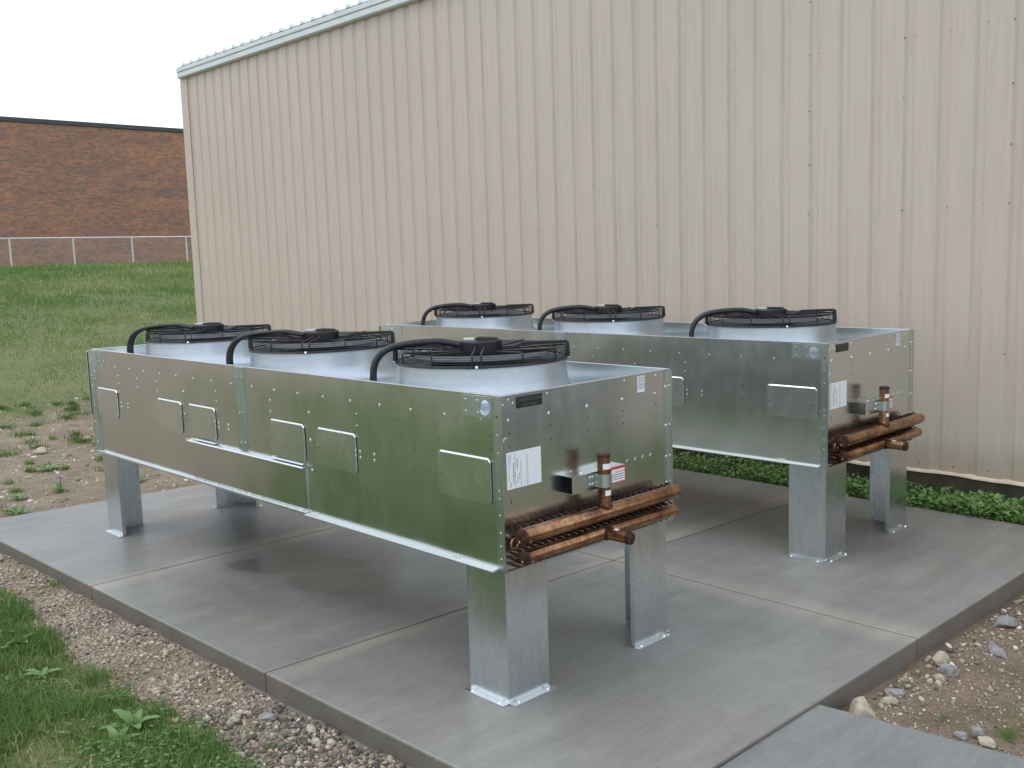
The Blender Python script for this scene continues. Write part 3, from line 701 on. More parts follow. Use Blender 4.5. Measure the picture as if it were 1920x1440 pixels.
        bz = MB(); dome(bz, (PXc + r_ * .72, y0 + .035, z_ - r_ * .66), (.7, 0, -.66), .008, .003); bz.build('braze_spot', M_BRAZE, h)
        bz = MB(); dome(bz, (PXc - r_ * .3, y0 - .0005, z_ - r_ * .65), (0, -1, 0), .006, .003); bz.build('braze_spot', M_BRAZE, h)
        return h
    h1 = header(.804, .036, .0, 1.106, 'header_pipe')
    MB().tube([(PXc, PY, .815), (PXc, PY, 1.074)], SR, 24).build('stub_pipe', M_COPPER, h1, smooth=.5)
    MB().tube([(PXc, PY, 1.070), (PXc, PY, 1.083), (PXc, PY, 1.088)], [SR * 1.05, SR * 1.05, SR * .86], 24).build('end_cap', M_COPPERD, h1, smooth=.6)
    sd = MB()
    sd.tube([(PXc + (SR + .003) * math.cos(a_), PY + (SR + .003) * math.sin(a_), .806 + math.sqrt(max(0, .036 ** 2 - (SR * math.cos(a_)) ** 2)) + .002) for a_ in np.linspace(0, 2 * PI, 29)[:-1]], .0045, 6, closed=True)
    sd.build('weld_ring', M_COPPERD, h1, smooth=.8)
    def sticker(par, R, z0, z1, a0, a1, axis='z', yy=0, zc=0):
        q_ = MB(); n = 8; vs = []
        for k in range(n + 1):
            a_ = a0 + (a1 - a0) * k / n
            for zz in (z0, z1):
                if axis == 'z': vs.append((PXc + R * math.cos(a_), PY + R * math.sin(a_), zz))
                else: vs.append((zz, PY + R * math.cos(a_), zc + R * math.sin(a_)))
        q_.add(vs, [(2 * k, 2 * k + 2, 2 * k + 3, 2 * k + 1) for k in range(n)]); return q_.build('sticker', M_PAPER, par)
    sticker(h1, SR + .0008, 1.015, 1.042, -1.0, .75); sticker(h1, SR + .0008, .890, .915, -.7, .8)
    h2 = header(.709, .031, .013, 1.085, 'header_pipe')
    SR2 = .029
    MB().tube([(PXc + .01, PY, .706), (PXc + .150, PY, .706)], SR2, 24).build('stub_pipe', M_COPPER, h2, smooth=.5)
    MB().tube([(PXc + .143, PY, .706), (PXc + .157, PY, .706), (PXc + .160, PY, .706)], [SR2 * 1.06, SR2 * 1.06, SR2 * .86], 24).build('end_cap', M_COPPERD, h2, smooth=.6)
    sd = MB(); sd.tube([(PXc + .002 + math.sqrt(max(0, .031 ** 2 - ((SR2) * math.sin(a_)) ** 2)) + .001, PY + (SR2 + .003) * math.cos(a_), .706 + (SR2 + .003) * math.sin(a_)) for a_ in np.linspace(0, 2 * PI, 29)[:-1]], .0045, 6, closed=True)
    sd.build('weld_ring', M_COPPERD, h2, smooth=.8)
    sticker(h2, SR2 + .0008, PXc + .062, PXc + .088, .9, 2.0, 'x', zc=.706)
    # feeder tubes from the coil to the headers
    fd = MB(); rq = random.Random(3)
    nF = 25
    for k in range(nF):
        y_ = .030 + k * (1.085 - .030) / (nF - 1)
        j = rq.uniform(-.003, .003)
        fd.tube([(-.002, y_ + j, .798), (.030, y_ + j, .802), (.044, y_ + .004, .826), (.054, y_ + .005, .838), (.064, y_ + .006, .838), (.078, y_ + .006, .826)], .0055, 6, cap=False)
        fd.tube([(-.002, y_ + .020, .800), (.03, y_ + .020, .802), (.068, y_ + .018, .798)], .0052, 6, cap=False)
        for zc_ in (.772, .735, .690, .662):
            fd.tube([(-.002, y_, zc_)] + [(.030 + .018 * math.sin(a_), y_ + .011 * (1 - math.cos(a_)), zc_ - .008 * (1 - math.cos(a_))) for a_ in np.linspace(0, PI, 6)] + [(-.002, y_ + .022, zc_ - .016)], .0058, 6, cap=False)
        fd.tube([(-.002, y_ + .02, .750), (.045, y_ + .02 + j, .747), (.080, y_ + .022, .726)], .0050, 6, cap=False)
        fd.tube([(-.002, y_ + .01, .706), (.04, y_ + .01, .708), (.075, y_ + .012, .709)], .0050, 6, cap=False)
    fd.build('feeder_tubes', M_COPPERD, root, smooth=.8, kind='stuff')
    # one larger ring visible beside the header end
    MB().tube([(.055, .008 + .022 * math.cos(a_), .765 + .022 * math.sin(a_)) for a_ in np.linspace(0, 2 * PI, 17)[:-1]], .006, 8, closed=True).build('tube_loop', M_COPPER, root, smooth=.8)
    # control box on the far end
    cb = B(-L - .082, -L - .0005, .001, .55, .905, 1.392).build('control_box', M_PLATE, root, bevel=.002)
    B(-L - .094, -L - .0825, -.001, .548, .907, 1.390).build('door_gasket', M_BLACK, cb)
    B(-L - .108, -L - .0945, -.004, .555, .900, 1.397).build('door', M_PLATE, cb, bevel=.002)
    # legs: bent L sections with lips and foot flanges
    def leg(cx, cy, sx, sy):
        # corner at (cx,cy); webs run towards -sx and -sy (sx, sy = outward directions)
        t_ = .005; w_ = .262; lp = .026; h0, h1_ = .0, ZB0 - .0085
        def P(a_, b_): return (cx - sx * a_, cy - sy * b_)
        # one bent sheet: outline of the folded L with lips
        pl_ = [(0, 0), (w_, 0), (w_, lp), (w_ - t_, lp), (w_ - t_, t_), (t_, t_), (t_, w_ - t_), (lp, w_ - t_), (lp, w_), (0, w_)]
        o = MB().prism([P(a_, b_) for a_, b_ in pl_], .0065, h1_).build('leg', M_LEG, root)
        q0 = .008
        MB().prism([P(a_, b_) for a_, b_ in ((q0, -.034), (w_ + .012, -.034), (w_ + .012, -.0005), (q0 - .004, -.0005))], .0005, .006).build('foot_flange', M_BRIGHT, o)
        MB().prism([P(a_, b_) for a_, b_ in ((-.034, q0), (-.034, w_ + .012), (-.0005, w_ + .012), (-.0005, q0 - .004))], .0005, .006).build('foot_flange', M_BRIGHT, o)
        for a_, b_ in ((.045, -.017), (w_ - .03, -.017), (-.017, .045), (-.017, w_ - .03)):
            x_, y__ = P(a_, b_); bt_ = MB(); dome(bt_, (x_, y__, .006), (0, 0, 1), .008, .009); bt_.build('anchor_bolt', M_SCREW, o)
    leg(-.010, .003, 1, -1); leg(-.010, 1.158, 1, 1); leg(-L + .040, .003, -1, -1); leg(-L + .040, 1.158, -1, 1)
    # fans
    rad = Vector((.7071, .7071, 0)); tan = Vector((-.7071, .7071, 0))
    for i, fxx in enumerate(fans_x):
        c = Vector((fxx, FY, 0))
        fan = MB().lathe([(.560, 1.2998), (.530, 1.302), (.505, 1.309), (.485, 1.322), (.468, 1.342), (.457, 1.368), (.451, 1.40), (.448, 1.44), (.446, 1.474), (.458, 1.4755), (.458, 1.479), (.440, 1.480), (.436, 1.44), (.436, 1.20)], (fxx, FY, 0), 72).build('fan', M_COLLAR, root, smooth=.9)
        P = lambda a_, r, z_: (fxx + r * math.cos(a_), FY + r * math.sin(a_), z_)
        # guard
        gd = MB(); th0 = PI / 4
        gd.ring((fxx, FY, 1.486), .449, .0055, 56, 6)
        for k in range(6): gd.ring((fxx, FY, 1.492 + .0098 * k), .440, .0021, 56, 4)
        for k in range(20):
            r_ = .425 - k * .0155; gd.ring((fxx, FY, 1.541 - (0.425 - r_) * .045), r_, .0017, 48, 3)
        for k in range(12):
            a_ = th0 + k * PI / 6
            if k != 9: gd.tube([P(a_, .447, 1.480), P(a_, .447, 1.538), P(a_, .438, 1.546), P(a_, .105, 1.530)], .0038, 6)
        gobj = gd.build('fan_guard', M_WIRE, fan, kind='stuff')
        # flat cover ring near the motor, seen as a grey disc through the wires
        MB().lathe([(.110, 1.527), (.35, 1.507), (.35, 1.502), (.110, 1.522)], (fxx, FY, 0), 40).build('hub_plate', M_HUB, fan, smooth=.6)
        # blades, at rest
        for k in range(7):
            a0 = k * 2 * PI / 7 + .3 * i; vs = []; n = 6
            for j in range(n + 1):
                q_ = j / n; r_ = .15 + .275 * q_; sw_ = .42 * q_ * q_
                for e_, zz in ((-.30, .028), (.30, -.028)):
                    a_ = a0 + sw_ + e_ * (1.25 - .45 * q_); vs.append(P(a_, r_, 1.430 + zz * (1.2 - .3 * q_)))
            bl = MB().add(vs, [(2 * j, 2 * j + 1, 2 * j + 3, 2 * j + 2) for j in range(n)])
            bo = bl.build('fan_blade', M_BLADE, fan, smooth=.9); sm = bo.modifiers.new('thick', 'SOLIDIFY'); sm.thickness = .004
        # motor body below and ribbed cap above
        mt = MB().lathe([(.0, 1.400), (.150, 1.400), (.155, 1.405), (.155, 1.505), (.135, 1.512), (.0, 1.512)], (fxx, FY, 0), 40).build('motor', M_MOTOR, fan, smooth=.5)
        cp = MB().lathe([(.0, 1.520), (.106, 1.520), (.109, 1.525), (.109, 1.574), (.101, 1.584), (.0, 1.588)], (fxx, FY, 0), 48)
        cpo = cp.build('motor_cap', M_BLACK, mt, smooth=.5) if False else cp.build('motor_cap', M_BLACK, fan, smooth=.5)
        rb = MB()
        for k in range(48):
            a_ = 2 * PI * k / 48; u = Vector((math.cos(a_), math.sin(a_), 0)); v = Vector((-math.sin(a_), math.cos(a_), 0)) * .0028
            rb.add([c + u * .105 - v + Vector((0, 0, 1.526)), c + u * .105 + v + Vector((0, 0, 1.526)), c + u * .111 + v + Vector((0, 0, 1.526)), c + u * .111 - v + Vector((0, 0, 1.526)),
                    c + u * .107 - v + Vector((0, 0, 1.581)), c + u * .107 + v + Vector((0, 0, 1.581)), c + u * .1105 + v + Vector((0, 0, 1.575)), c + u * .1105 - v + Vector((0, 0, 1.575))],
                   [(0, 3, 2, 1), (4, 5, 6, 7), (0, 1, 5, 4), (1, 2, 6, 5), (2, 3, 7, 6), (3, 0, 4, 7)])
        for k in range(-5, 6):                       # cooling fins over the top
            hw = math.sqrt(max(.0, .09 ** 2 - (k * .016) ** 2))
            p_ = c + tan * k * .016
            a1 = p_ - rad * hw * .3; a2 = p_ + rad * hw
            rb.add([a1 - tan * .002 + Vector((0, 0, 1.584)), a1 + tan * .002 + Vector((0, 0, 1.584)), a2 + tan * .002 + Vector((0, 0, 1.584)), a2 - tan * .002 + Vector((0, 0, 1.584)),
                    a1 - tan * .002 + Vector((0, 0, 1.593)), a1 + tan * .002 + Vector((0, 0, 1.593)), a2 + tan * .002 + Vector((0, 0, 1.591)), a2 - tan * .002 + Vector((0, 0, 1.591))],
                   [(0, 3, 2, 1), (4, 5, 6, 7), (0, 1, 5, 4), (1, 2, 6, 5), (2, 3, 7, 6), (3, 0, 4, 7)])
        rb.build('cooling_ribs', M_BLACK, fan, kind='stuff')
        q_ = c - rad * .062
        lb = MB().add([q_ + rad * a_ + tan * b_ + Vector((0, 0, z_)) for z_ in (1.586, 1.594) for a_, b_ in ((-.028, -.034), (.028, -.034), (.028, .034), (-.028, .034))], [(0, 3, 2, 1), (4, 5, 6, 7), (0, 1, 5, 4), (1, 2, 6, 5), (2, 3, 7, 6), (3, 0, 4, 7)])
        lb.build('silver_label', M_SILVER, fan)
        # two flat arms carrying the motor across the guard
        for sg in (1, -1):
            hw = .021; ps = [(.10, 1.538), (.17, 1.540), (.225, 1.560), (.445, 1.562), (.456, 1.554), (.459, 1.486)]
            ar = MB(); vs = []
            for (r_, z_) in ps:
                for b_ in (-hw, hw): vs.append(tuple(c + rad * sg * r_ + tan * b_ + Vector((0, 0, z_))))
            ar.add(vs, [(2 * j, 2 * j + 1, 2 * j + 3, 2 * j + 2) for j in range(len(ps) - 1)])
            ao = ar.build('motor_arm', M_BLACK, fan); sm = ao.modifiers.new('thick', 'SOLIDIFY'); sm.thickness = .017; sm.offset = 0
        # front strap pair
        fs_ = MB(); fdv = Vector((.7071, -.7071, 0)); 
        for off in (-.022, .022):
            o_ = Vector((.7071, .7071, 0)) * off * 1.0
            fs_.tube([tuple(c + o_ + fdv * r_ + Vector((0, 0, z_))) for r_, z_ in ((.10, 1.560), (.16, 1.552), (.30, 1.550), (.440, 1.548), (.451, 1.538), (.451, 1.484))], .0042, 6)
        fs_.tube([tuple(c + rad * a_ + fdv * .455 + Vector((0, 0, 1.483))) for a_ in (-.05, .05)], .005, 6)
        fs_.build('guard_strap', M_WIRE, fan)
        for a_ in (PI / 4, 5 * PI / 4, -PI / 4, 3 * PI / 4): sb = MB(); dome(sb, P(a_, .458, 1.484), (math.cos(a_), math.sin(a_), .6), .009, .01); sb.build('guard_bolt', M_SCREW, fan)
        # cable hoses
        hoses = 2 if (not v2 and i > 0) else 1
        for hq in range(hoses):
            r_ = .019 if hoses == 1 else .0125
            off = tan * ((hq - .5) * .044 if hoses == 2 else .0) - rad * (hq * .012)
            ex = .0 if hoses == 1 else (.0 if hq else .02)
            pts = [(.09, 1.556), (.14, 1.566), (.22, 1.580), (.34, 1.578), (.44, 1.566), (.50, 1.545), (.545, 1.505), (.568, 1.45), (.572, 1.38), (.560, 1.302)]
            pp = [c - rad * (a_ + ex) + off + tan * (-.035 * min(1, max(0, (a_ - .2) / .3))) + Vector((0, 0, z_ + (.004 if hoses == 2 else 0))) for a_, z_ in pts]
            # smooth through Catmull-Rom
            sp_ = []
            for j in range(len(pp) - 1):
                p0, p1, p2, p3 = pp[max(j - 1, 0)], pp[j], pp[j + 1], pp[min(j + 2, len(pp) - 1)]
                for u in (0, .25, .5, .75):
                    sp_.append(.5 * ((2 * p1) + (p2 - p0) * u + (2 * p0 - 5 * p1 + 4 * p2 - p3) * u * u + (3 * p1 - p0 - 3 * p2 + p3) * u ** 3))
            sp_.append(pp[-1])
            MB().tube(sp_, r_, 12).build('cable_hose', M_CABLE, fan, smooth=.8)
    return root
make_cooler(0, 0, 0, 'nearer galvanized dry cooler with three fans and white caution sign on copper pipe end')
make_cooler(.017, 2.784, .006, 'farther galvanized dry cooler standing between the front cooler and the beige wall', True)

# ------------------------------------------------------------------ loose stones, grass, weeds
ico = bmesh.new(); bmesh.ops.create_icosphere(ico, subdivisions=1, radius=1.0)
ico.verts.ensure_lookup_table(); IV = np.array([v.co[:] for v in ico.verts]); IF = np.array([[v.index for v in f_.verts] for f_ in ico.faces]); ico.free()
def in_pad(x, y): return (x > -5.78) & (x < 1.03) & (y > -.72 + (x + 5.68) * .03) & (y < 4.52)
def in_walk(x, y): return (x > .95) & (y < .99 + (x - .97) * .135) & (y > -3.3) & (x < 4.4)
def stones(name, x, y, s, tint, m=M_GRAVEL, sink=.25):
    n = len(x); sc = s[:, None] * rng.uniform(.6, 1.25, (n, 3)) * np.array([1, 1, .75])
    V = IV[None] * (1 + rng.uniform(-.42, .34, (n, 12))[:, :, None]) * sc[:, None, :]
    a_ = rng.uniform(0, 2 * PI, n); ca, sa = np.cos(a_)[:, None], np.sin(a_)[:, None]
    tl = rng.uniform(-.5, .5, n)[:, None]
    Xv = V[..., 0] * ca - V[..., 1] * sa; Yv = V[..., 0] * sa + V[..., 1] * ca; Zv = V[..., 2] + Xv * tl
    P = np.stack([Xv + x[:, None], Yv + y[:, None], Zv + (height(x, y) + s * (.5 - sink))[:, None]], -1)
    Fc = (IF[None] + (np.arange(n) * 12)[:, None, None]).reshape(-1, 3)
    o = raw_mesh(name, P.reshape(-1, 3), Fc, m, np.repeat(tint, len(IF)) + rng.uniform(-.04, .04, n * len(IF)), kind='stuff')
    return o
def scatter(n, x0, x1, y0, y1): return rng.uniform(x0, x1, n), rng.uniform(y0, y1, n)
# gravel beside the pad
x, y = scatter(85000, -6.3, .9, -1.55, -.46)
ed = -1.02 - .1 * np.clip((x + 1) / 1.5, 0, 1) * 1 - 1.6 * sstep(-4.2, -6.5, x)
dens = np.where(y > ed, 1.0, np.clip(1 - (ed - y) / (.18 + .45 * sstep(-1.3, -.4, x)), 0, 1) ** 1.5)
k = (~in_pad(x, y)) & (rng.random(len(x)) < dens * np.clip(.95 + .9 * vnoise(x, y, 3.2, 8), .25, 1))
x, y = x[k], y[k]
big = sstep(-1.6, -.8, x)
s = rng.gamma(2.2, .0021, len(x)) * (1 + .35 * big); s = np.clip(s, .0022, .026)
dark = big * (rng.random(len(x)) < .6)
tint = np.clip(rng.normal(.50, .20, len(x)) - .36 * dark + (rng.random(len(x)) < .02) * .4, 0, 1)
stones('gravel', x, y, s, tint)
# pebbles over the right-hand dirt
x, y = scatter(26000, .95, 3.4, .95, 4.4)
k = (~in_pad(x, y)) & (~in_walk(x, y)); x, y = x[k], y[k]
near = np.exp(-np.clip(x - 1.03, 0, 9) / .12)
s = np.clip(rng.gamma(1.5, .0022, len(x)) * (1 + 1.6 * near * (rng.random(len(x)) < .6)), .0016, .024)
stones('pebbles', x, y, s, np.clip(rng.normal(.42, .2, len(x)) + (rng.random(len(x)) < .12) * .5, 0, 1))
# crumbs over the dirt at the far end
x, y = scatter(9000, -12.5, -5.2, -2.2, 5.0); k = ~in_pad(x, y); x, y = x[k], y[k]
stones('dirt_crumbs', x, y, np.clip(rng.gamma(1.5, .006, len(x)), .003, .04), np.clip(rng.normal(.6, .2, len(x)), 0, 1), sink=.5)

def blades(name, x, y, h, wd, tint, lean=.45, m=M_GRASS, seg=2, zoff=0.0):
    n = len(x); a_ = rng.uniform(0, 2 * PI, n); d = np.stack([np.cos(a_), np.sin(a_)], -1)
    a2 = rng.uniform(0, 2 * PI, n); ln = (rng.random(n) ** .8 * lean)[:, None] * np.stack([np.cos(a2), np.sin(a2)], -1)
    z0 = height(x, y) + zoff; P0 = np.stack([x, y], -1); w2 = wd[:, None] * d * .5
    mid = P0 + ln * h[:, None] * .35; tip = P0 + ln * h[:, None] * 1.15
    V = np.zeros((n, 5, 3))
    V[:, 0, :2] = P0 - w2; V[:, 1, :2] = P0 + w2; V[:, 2, :2] = mid - w2 * .85; V[:, 3, :2] = mid + w2 * .85; V[:, 4, :2] = tip
    V[:, 0, 2] = V[:, 1, 2] = z0 - .004; V[:, 2, 2] = V[:, 3, 2] = z0 + h * .55; V[:, 4, 2] = z0 + h * (1 - .35 * (ln ** 2).sum(-1) / max(lean * lean, 1e-6))
    Fc = np.array([[0, 1, 3], [0, 3, 2], [2, 3, 4]])
    Fc = (Fc[None] + (np.arange(n) * 5)[:, None, None]).reshape(-1, 3)
    return raw_mesh(name, V.reshape(-1, 3), Fc, m, np.repeat(tint, 3), kind='stuff')
# foreground lawn, in front of the gravel
x, y = scatter(210000, -5.5, .5, -2.3, -.9)
keepv = turf_mask(x, y); clump = vnoise(x, y, 2.2, 3) + .6 * vnoise(x, y, 7, 9)
vis = (y > -1.28 - (x + .9) * .9 - .9) | True
k = (rng.random(len(x)) < keepv * np.clip(.75 + 1.0 * clump, .35, 1)) & (~in_walk(x, y))
x, y, cl_ = x[k], y[k], clump[k]
h = np.clip(rng.gamma(5, .0085, len(x)) * (1 + .6 * cl_), .012, .10)
dry = rng.random(len(x)) < np.clip(.14 - .45 * cl_ + .35 * vnoise(x, y, 3.1, 77), .03, .6)
tint = np.clip(rng.normal(.42, .13, len(x)) + .22 * vnoise(x, y, 1.3, 5) + dry * rng.uniform(.25, .55, len(x)), 0, 1)
blades('lawn', x, y, h, rng.uniform(.0025, .0055, len(x)), tint, .9)
# broad clover-like leaves mixed in the foreground and along the wall
def leaves(name, x, y, s, tint, zr=.05, up=.5, m=M_LEAF, kind='stuff', parent=None):
    n = len(x); a_ = rng.uniform(0, 2 * PI, n); u = np.stack([np.cos(a_), np.sin(a_), rng.uniform(.0, up, n)], -1)
    u /= np.linalg.norm(u, axis=1)[:, None]; v = np.stack([-np.sin(a_), np.cos(a_), rng.uniform(-.3, .3, n)], -1)
    z0 = height(x, y) + rng.random(n) ** 1.3 * zr
    C = np.stack([x, y, z0], -1); V = np.zeros((n, 6, 3)); S_ = s[:, None]; dn = np.array([0, 0, -1.0])
    V[:, 0] = C; V[:, 1] = C + u * S_ * .45 + v * S_ * .30 + dn * S_ * .05; V[:, 2] = C + u * S_ * .45 - v * S_ * .30 + dn * S_ * .05
    V[:, 3] = C + u * S_ * .55 + np.array([0, 0, .03]) * S_; V[:, 4] = C + u * S_ * .85 + v * S_ * .2 + dn * S_ * .12; V[:, 5] = C + u * S_ * 1.05 - v * S_ * .05 + dn * S_ * .22
    Fc = np.array([[0, 1, 3], [0, 3, 2], [1, 4, 3], [3, 4, 5], [2, 3, 5]])
    Fc = (Fc[None] + (np.arange(n) * 6)[:, None, None]).reshape(-1, 3)
    return raw_mesh(name, V.reshape(-1, 3), Fc, m, np.repeat(tint, 5), kind=kind, parent=parent)
x, y = scatter(30000, -4.6, .4, -2.6, -.95)
cl_ = vnoise(x, y, 1.6, 21) + .5 * vnoise(x, y, 5, 2)
k = (rng.random(len(x)) < turf_mask(x, y) * np.clip(-.1 + 2.4 * cl_, 0, 1)); x, y = x[k], y[k]
leaves('clover', x, y, rng.uniform(.012, .034, len(x)), np.clip(rng.normal(.62, .2, len(x)), 0, 1), .045)
# strip by the wall
x, y = scatter(60000, -6.5, 3.6, 4.46, 5.06)
cl_ = vnoise(x, y, 2.6, 31)
k = rng.random(len(x)) < np.clip(.55 + .9 * cl_, .1, 1) * (1 - .75 * sstep(4.88, 5.02, y)); x, y, cl_ = x[k], y[k], cl_[k]
leaves('wall_weeds', x, y, rng.uniform(.02, .06, len(x)) * (1 + .5 * cl_), np.clip(rng.normal(.74, .24, len(x)), 0, 1), .18, 1.3)
x, y = scatter(32000, -6.5, 3.6, 4.46, 5.05)
blades('wall_grass', x, y, np.clip(rng.gamma(4, .020, len(x)), .02, .19), rng.uniform(.003, .007, len(x)), np.clip(rng.normal(.4, .15, len(x)) + (rng.random(len(x)) < .08) * .5, 0, 1), .7)
# hillside: clumps of blades, larger with distance
x, y = scatter(230000, -36, -7.5, -2, 17)
d_ = -x
inview = (y > -2.91 + .27 * (3.14 - x)) & (y < -2.91 + .56 * (3.14 - x)) & ~((x > -13) & (y > 4.9))
cl_ = vnoise(x, y, .9, 41) + .5 * vnoise(x, y, 3, 12)
k = inview & (rng.random(len(x)) < np.clip(turf_mask(x, y) * (.6 + .6 * cl_) + .02, 0, 1)); x, y, cl_ = x[k], y[k], cl_[k]
sc = .7 + np.clip(-x - 8, 0, 30) / 14
h = np.clip(rng.gamma(5, .009, len(x)) * sc * (1 + .5 * cl_), .02, .20)
tint = np.clip(rng.normal(.60, .13, len(x)) + .4 * vnoise(x, y, .35, 4) + (rng.random(len(x)) < .10) * .35, 0, 1)
blades('hill_grass', x, y, h, rng.uniform(.006, .012, len(x)) * sc, tint, .9)
# tufts over the dirt at the far end of the pad, and short grass on the lawn seen in reflections
tx, ty = scatter(420, -12.5, -5.3, -2.0, 5.5)
wgt = np.clip(.15 + .12 * (-tx - 5.5) + .5 * vnoise(tx, ty, .8, 6), .04, 1)
k = (~in_pad(tx, ty)) & (rng.random(len(tx)) < wgt); tx, ty = tx[k], ty[k]
px_, py_, tt, hh = [], [], [], []
for a_, b_ in zip(tx, ty):
    n = random.randint(40, 140); rr_ = random.uniform(.04, .16); base = random.gauss(.4, .14)
    px_.append(rng.normal(a_, rr_ * .5, n)); py_.append(rng.normal(b_, rr_ * .5, n)); tt.append(rng.normal(base, .1, n)); hh.append(rng.gamma(5, .010, n) * (.6 + rr_ * 4))
px_, py_, tt, hh = map(np.concatenate, (px_, py_, tt, hh)); k = ~in_pad(px_, py_) & ~((px_ > -13) & (py_ > 5.0))
blades('dirt_tufts', px_[k], py_[k], hh[k], rng.uniform(.005, .011, k.sum()), np.clip(tt[k], 0, 1), 1.1)
x, y = scatter(60000, -12, 3, -9, -2.6)
k = (rng.random(len(x)) < turf_mask(x, y)) & ~in_walk(x, y); x, y = x[k], y[k]
blades('far_lawn', x, y, np.clip(rng.gamma(5, .010, len(x)), .02, .12), rng.uniform(.008, .015, len(x)), np.clip(rng.normal(.42, .13, len(x)), 0, 1), .9)
# thin grass sprigs on the right-hand dirt and in the gravel
spr = [(1.62, 1.45, 120, .05), (1.66, 1.56, 60, .035), (1.35, 1.42, 26, .03), (1.10, 1.60, 24, .02), (1.55, 1.66, 26, .04), (-3.72, -.68, 130, .05), (-3.55, -.92, 60, .03), (-.98, -.86, 40, .02), (-.86, -.80, 30, .02), (-.62, -.86, 40, .03), (-.42, -.80, 30, .025), (-1.1, -.98, 50, .04), (-.30, -.72, 30, .02), (-5.2, -.95, 120, .06), (-4.6, -.9, 70, .04)]
px_, py_, tt, hh = [], [], [], []
for a_, b_, n, rr_ in spr:
    px_.append(rng.normal(a_, rr_ * .6, n)); py_.append(rng.normal(b_, rr_ * .6, n)); tt.append(rng.normal(.5, .1, n)); hh.append(rng.gamma(5, .0065, n) * (.5 + rr_ * 12))
px_, py_, tt, hh = map(np.concatenate, (px_, py_, tt, hh)); k = ~in_pad(px_, py_)
blades('grass_sprigs', px_[k], py_[k], hh[k], rng.uniform(.002, .004, k.sum()), np.clip(tt[k], 0, 1), 1.0)

# individual rocks
def rock(x, y, s, m, label, seed, squash=(1, .8, .7), rz=0, grp=None):
    bm = bmesh.new(); bmesh.ops.create_icosphere(bm, subdivisions=3, radius=1.0)
    for v in bm.verts:
        d = v.co.copy()
        k = 1 + .30 * noise.noise(d * 1.3 + Vector((seed, 0, 0))) + .12 * noise.noise(d * 3.5 + Vector((0, seed, 0))) + .05 * noise.noise(d * 9)
        # facets
        for q_ in range(5):
            r_ = random.Random(seed * 31 + q_); nn = Vector((r_.gauss(0, 1), r_.gauss(0, 1), r_.gauss(0, 1))).normalized()
            e_ = (d * k).dot(nn) - .72
            if e_ > 0: d = d - nn * e_ / k * .9
        v.co = Vector((d.x * k * s * squash[0], d.y * k * s * squash[1], d.z * k * s * squash[2]))
    me = bpy.data.meshes.new('rock'); bm.to_mesh(me); bm.free(); me.shade_smooth(); me.set_sharp_from_angle(angle=.5); me.materials.append(m)
    o = put('rock', me); o.location = (x, y, float(height(x, y)) + s * squash[2] * .55); o.rotation_euler = (random.uniform(-.2, .2), random.uniform(-.2, .2), rz)
    tag(o, label, 'rock', grp)
rock(1.085, 1.165, .072, M_ROCK, 'largest pale tan rock in the corner between the pad edge and the lower walk', 6, (.85, 1.25, .72), .5)
rock(1.16, 1.08, .030, M_ROCKG, 'small whitish stone tucked against the walk beside the large tan rock', 3)
rock(1.10, 1.98, .050, M_ROCK, 'tan rock leaning on the pad edge where the joint meets it', 4, (.8, 1.2, .8), .2)
rock(1.165, 1.90, .046, M_ROCKG, 'grey rubble lump next to the tan rock by the pad joint', 5)
rock(1.17, 1.80, .028, M_ROCK, 'small rounded yellowish stone below the grey rubble lump', 6)
rock(1.09, 1.50, .042, M_ROCKG, 'flat whitish rock at the pad edge midway between joint and walk', 7, (1.2, 1, .5), 1)
rock(1.10, 1.40, .030, M_ROCK, 'brownish chip of stone against the pad edge near the flat whitish rock', 8, (1.4, .8, .6), .4)
rock(1.12, 2.75, .055, M_ROCKG, 'grey rock beside the pad edge at the right border of the photo', 9, (1.1, .9, .7), .8)
rock(1.24, 2.32, .045, M_ROCKG, 'long pale grey rock lying on the dirt right of the pad', 10, (1.7, .7, .6), -.6)
rock(1.52, 1.36, .036, M_ROCKG, 'upright grey stone beside the green tuft near the walk', 11, (.9, .9, 1))
rock(1.475, 1.30, .028, M_ROCKG, 'pale flat stone left of the upright grey stone', 12, (1.3, .9, .6))
rock(1.585, 1.31, .034, M_ROCK, 'pinkish stone lying beside the walk edge below the tuft', 13, (1.2, .9, .7))
rock(-.98, -.845, .026, M_ROCK, 'cream yellow stone on the dark gravel before the pad', 14, (1.2, .9, .7), .4)
rock(-1.19, -1.03, .020, M_ROCK, 'whitish stone at the lawn edge near the broad-leaf weed', 15)
rock(-.93, -.700, .034, M_ROCKG, 'brown-grey lump of hard mud against the pad side', 16, (1.5, .9, .6), .3)
rock(-.62, -.66, .030, M_ROCK, 'tan rock in the rubble at the foot of the pad near the bottom edge', 17)
rock(-.50, -.71, .026, M_ROCK, 'rounded cream rock in the rubble furthest toward the bottom edge', 18)
rock(-5.02, -.80, .06, M_ROCK, 'flat tan rock by the pad corner at the left border', 19, (1.5, .9, .4), .3)
rock(-4.62, -.77, .035, M_ROCK, 'brown stone right of the flat rock by the left pad corner', 20, (1.2, .8, .6))
rock(-9.6, 1.75, .07, M_ROCK, 'pale rock lying in the grass left of the near cooler', 22, (1.3, .9, .5))
rock(-9.15, 1.05, .085, M_ROCK, 'half-buried tan rock on the bare dirt left of the near cooler', 23, (1.3, .9, .5))

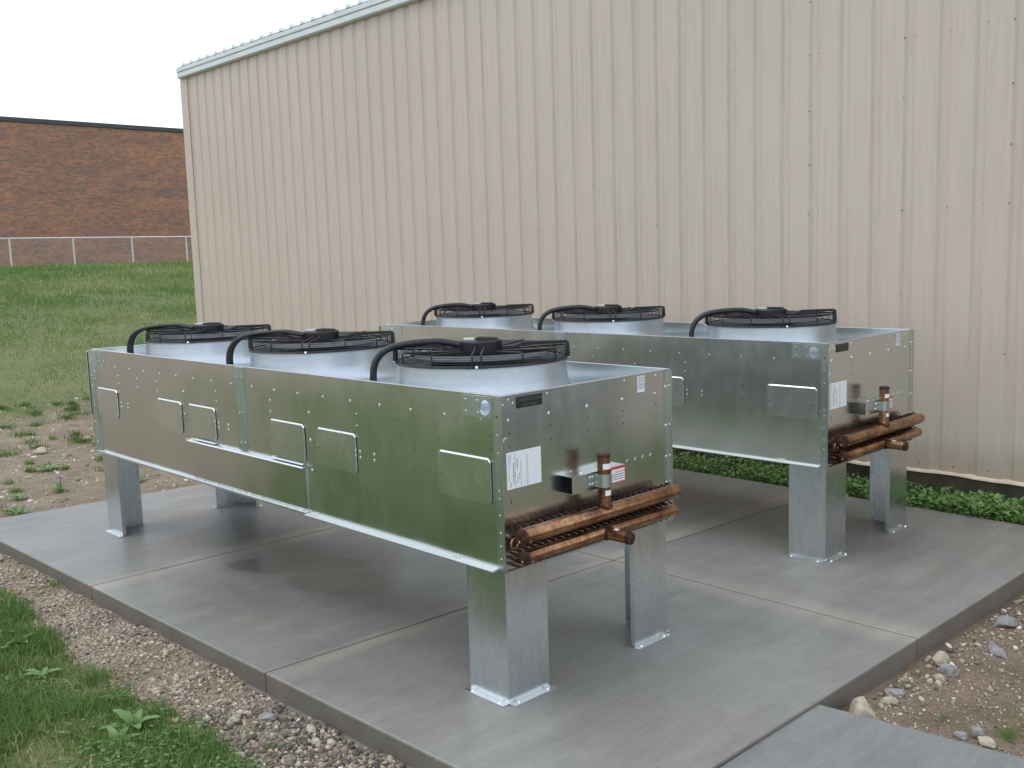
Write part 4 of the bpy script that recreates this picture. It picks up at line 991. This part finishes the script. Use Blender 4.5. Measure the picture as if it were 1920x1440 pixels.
# broad-leaf weeds as individual plants
def weed(x, y, s, n, label, seed, up=.55, grp='broad-leaf weeds', flower=False):
    r_ = random.Random(seed); root = thing('weed_plant', label, 'weed', (x, y, float(height(x, y))), 0, grp)
    for k in range(n):
        a_ = 2 * PI * k / n + r_.uniform(-.3, .3); Ls = s * r_.uniform(.6, 1.1); e_ = r_.uniform(.25, up + .35)
        mb = MB(); vs = []; m_ = 6
        for j in range(m_ + 1):
            q_ = j / m_; rr_ = Ls * q_ * math.cos(e_ * (1 - .5 * q_)); zz = Ls * (math.sin(e_) * q_ - .55 * q_ * q_ * math.sin(e_)) + .01
            wv = Ls * .17 * math.sin(PI * min(1, q_ * .86 + .12)) * (1 + .25 * math.sin(j * 2.6 + seed))
            for b_, dz in ((-wv, wv * .25), (0, 0), (wv, wv * .25)):
                vs.append((rr_ * math.cos(a_) - b_ * math.sin(a_), rr_ * math.sin(a_) + b_ * math.cos(a_), zz + dz))
        mb.add(vs, [(3 * j + i_, 3 * j + i_ + 1, 3 * j + i_ + 4, 3 * j + i_ + 3) for j in range(m_) for i_ in (0, 1)])
        o = mb.build('leaf', M_LEAF, root, smooth=1.5)
        at = o.data.attributes.new('tint', 'FLOAT', 'FACE'); at.data.foreach_set('value', [min(1, max(0, r_.gauss(.75, .15)))] * len(o.data.polygons))
    if flower:
        MB().tube([(0, 0, 0), (.01, .005, s * .8)], .003, 5).build('stem', M_LEAF, root)
        MB().lathe([(.0, .0), (.02, .006), (.03, .016)], (.01, .005, s * .8), 9).build('flower', M_PETAL, root)
weed(-1.26, -1.20, .15, 7, 'broad-leaf weed with large pale leaves at the lawn edge beside the gravel', 1, .7)
weed(-1.14, -1.33, .12, 6, 'smaller broad-leaf weed at the bottom edge of the photo', 2, .8)
weed(-1.62, -1.12, .09, 6, 'low dandelion-like weed in the lawn edge behind the large one', 3)
weed(-2.15, -1.30, .11, 7, 'leafy weed in the middle of the foreground lawn', 4)
weed(-2.75, -1.22, .12, 8, 'bushy broad-leaf weed in the far-left lawn corner', 5)
weed(-6.08, -.18, .15, 9, 'green weed on the dirt just left of the pad corner', 6)
weed(-6.75, .42, .17, 9, 'weed with violet flower on the bare dirt beyond the pad', 7, .9, flower=True)
weed(-6.72, .02, .14, 8, 'low green weed on the dirt at the left border', 8)
weed(-7.95, .70, .20, 9, 'dark green weed mound on the dirt farther beyond the pad', 9)
weed(-6.62, 1.10, .16, 8, 'weed on the dirt seen under the near cooler beside its leg', 10)
weed(-.42, 4.76, .20, 9, 'tall ragged weed against the wall foundation right of the far cooler leg', 12, 1.1)
weed(.10, 4.72, .17, 8, 'bright broad-leaf weed beside the pad below the wall trim', 13, .9)
weed(.42, 4.78, .18, 8, 'broad-leaf weed by the wall at the right border', 14, 1.0)
weed(-1.05, 4.72, .17, 8, 'leafy weed between the far cooler legs by the wall', 15, 1.0)
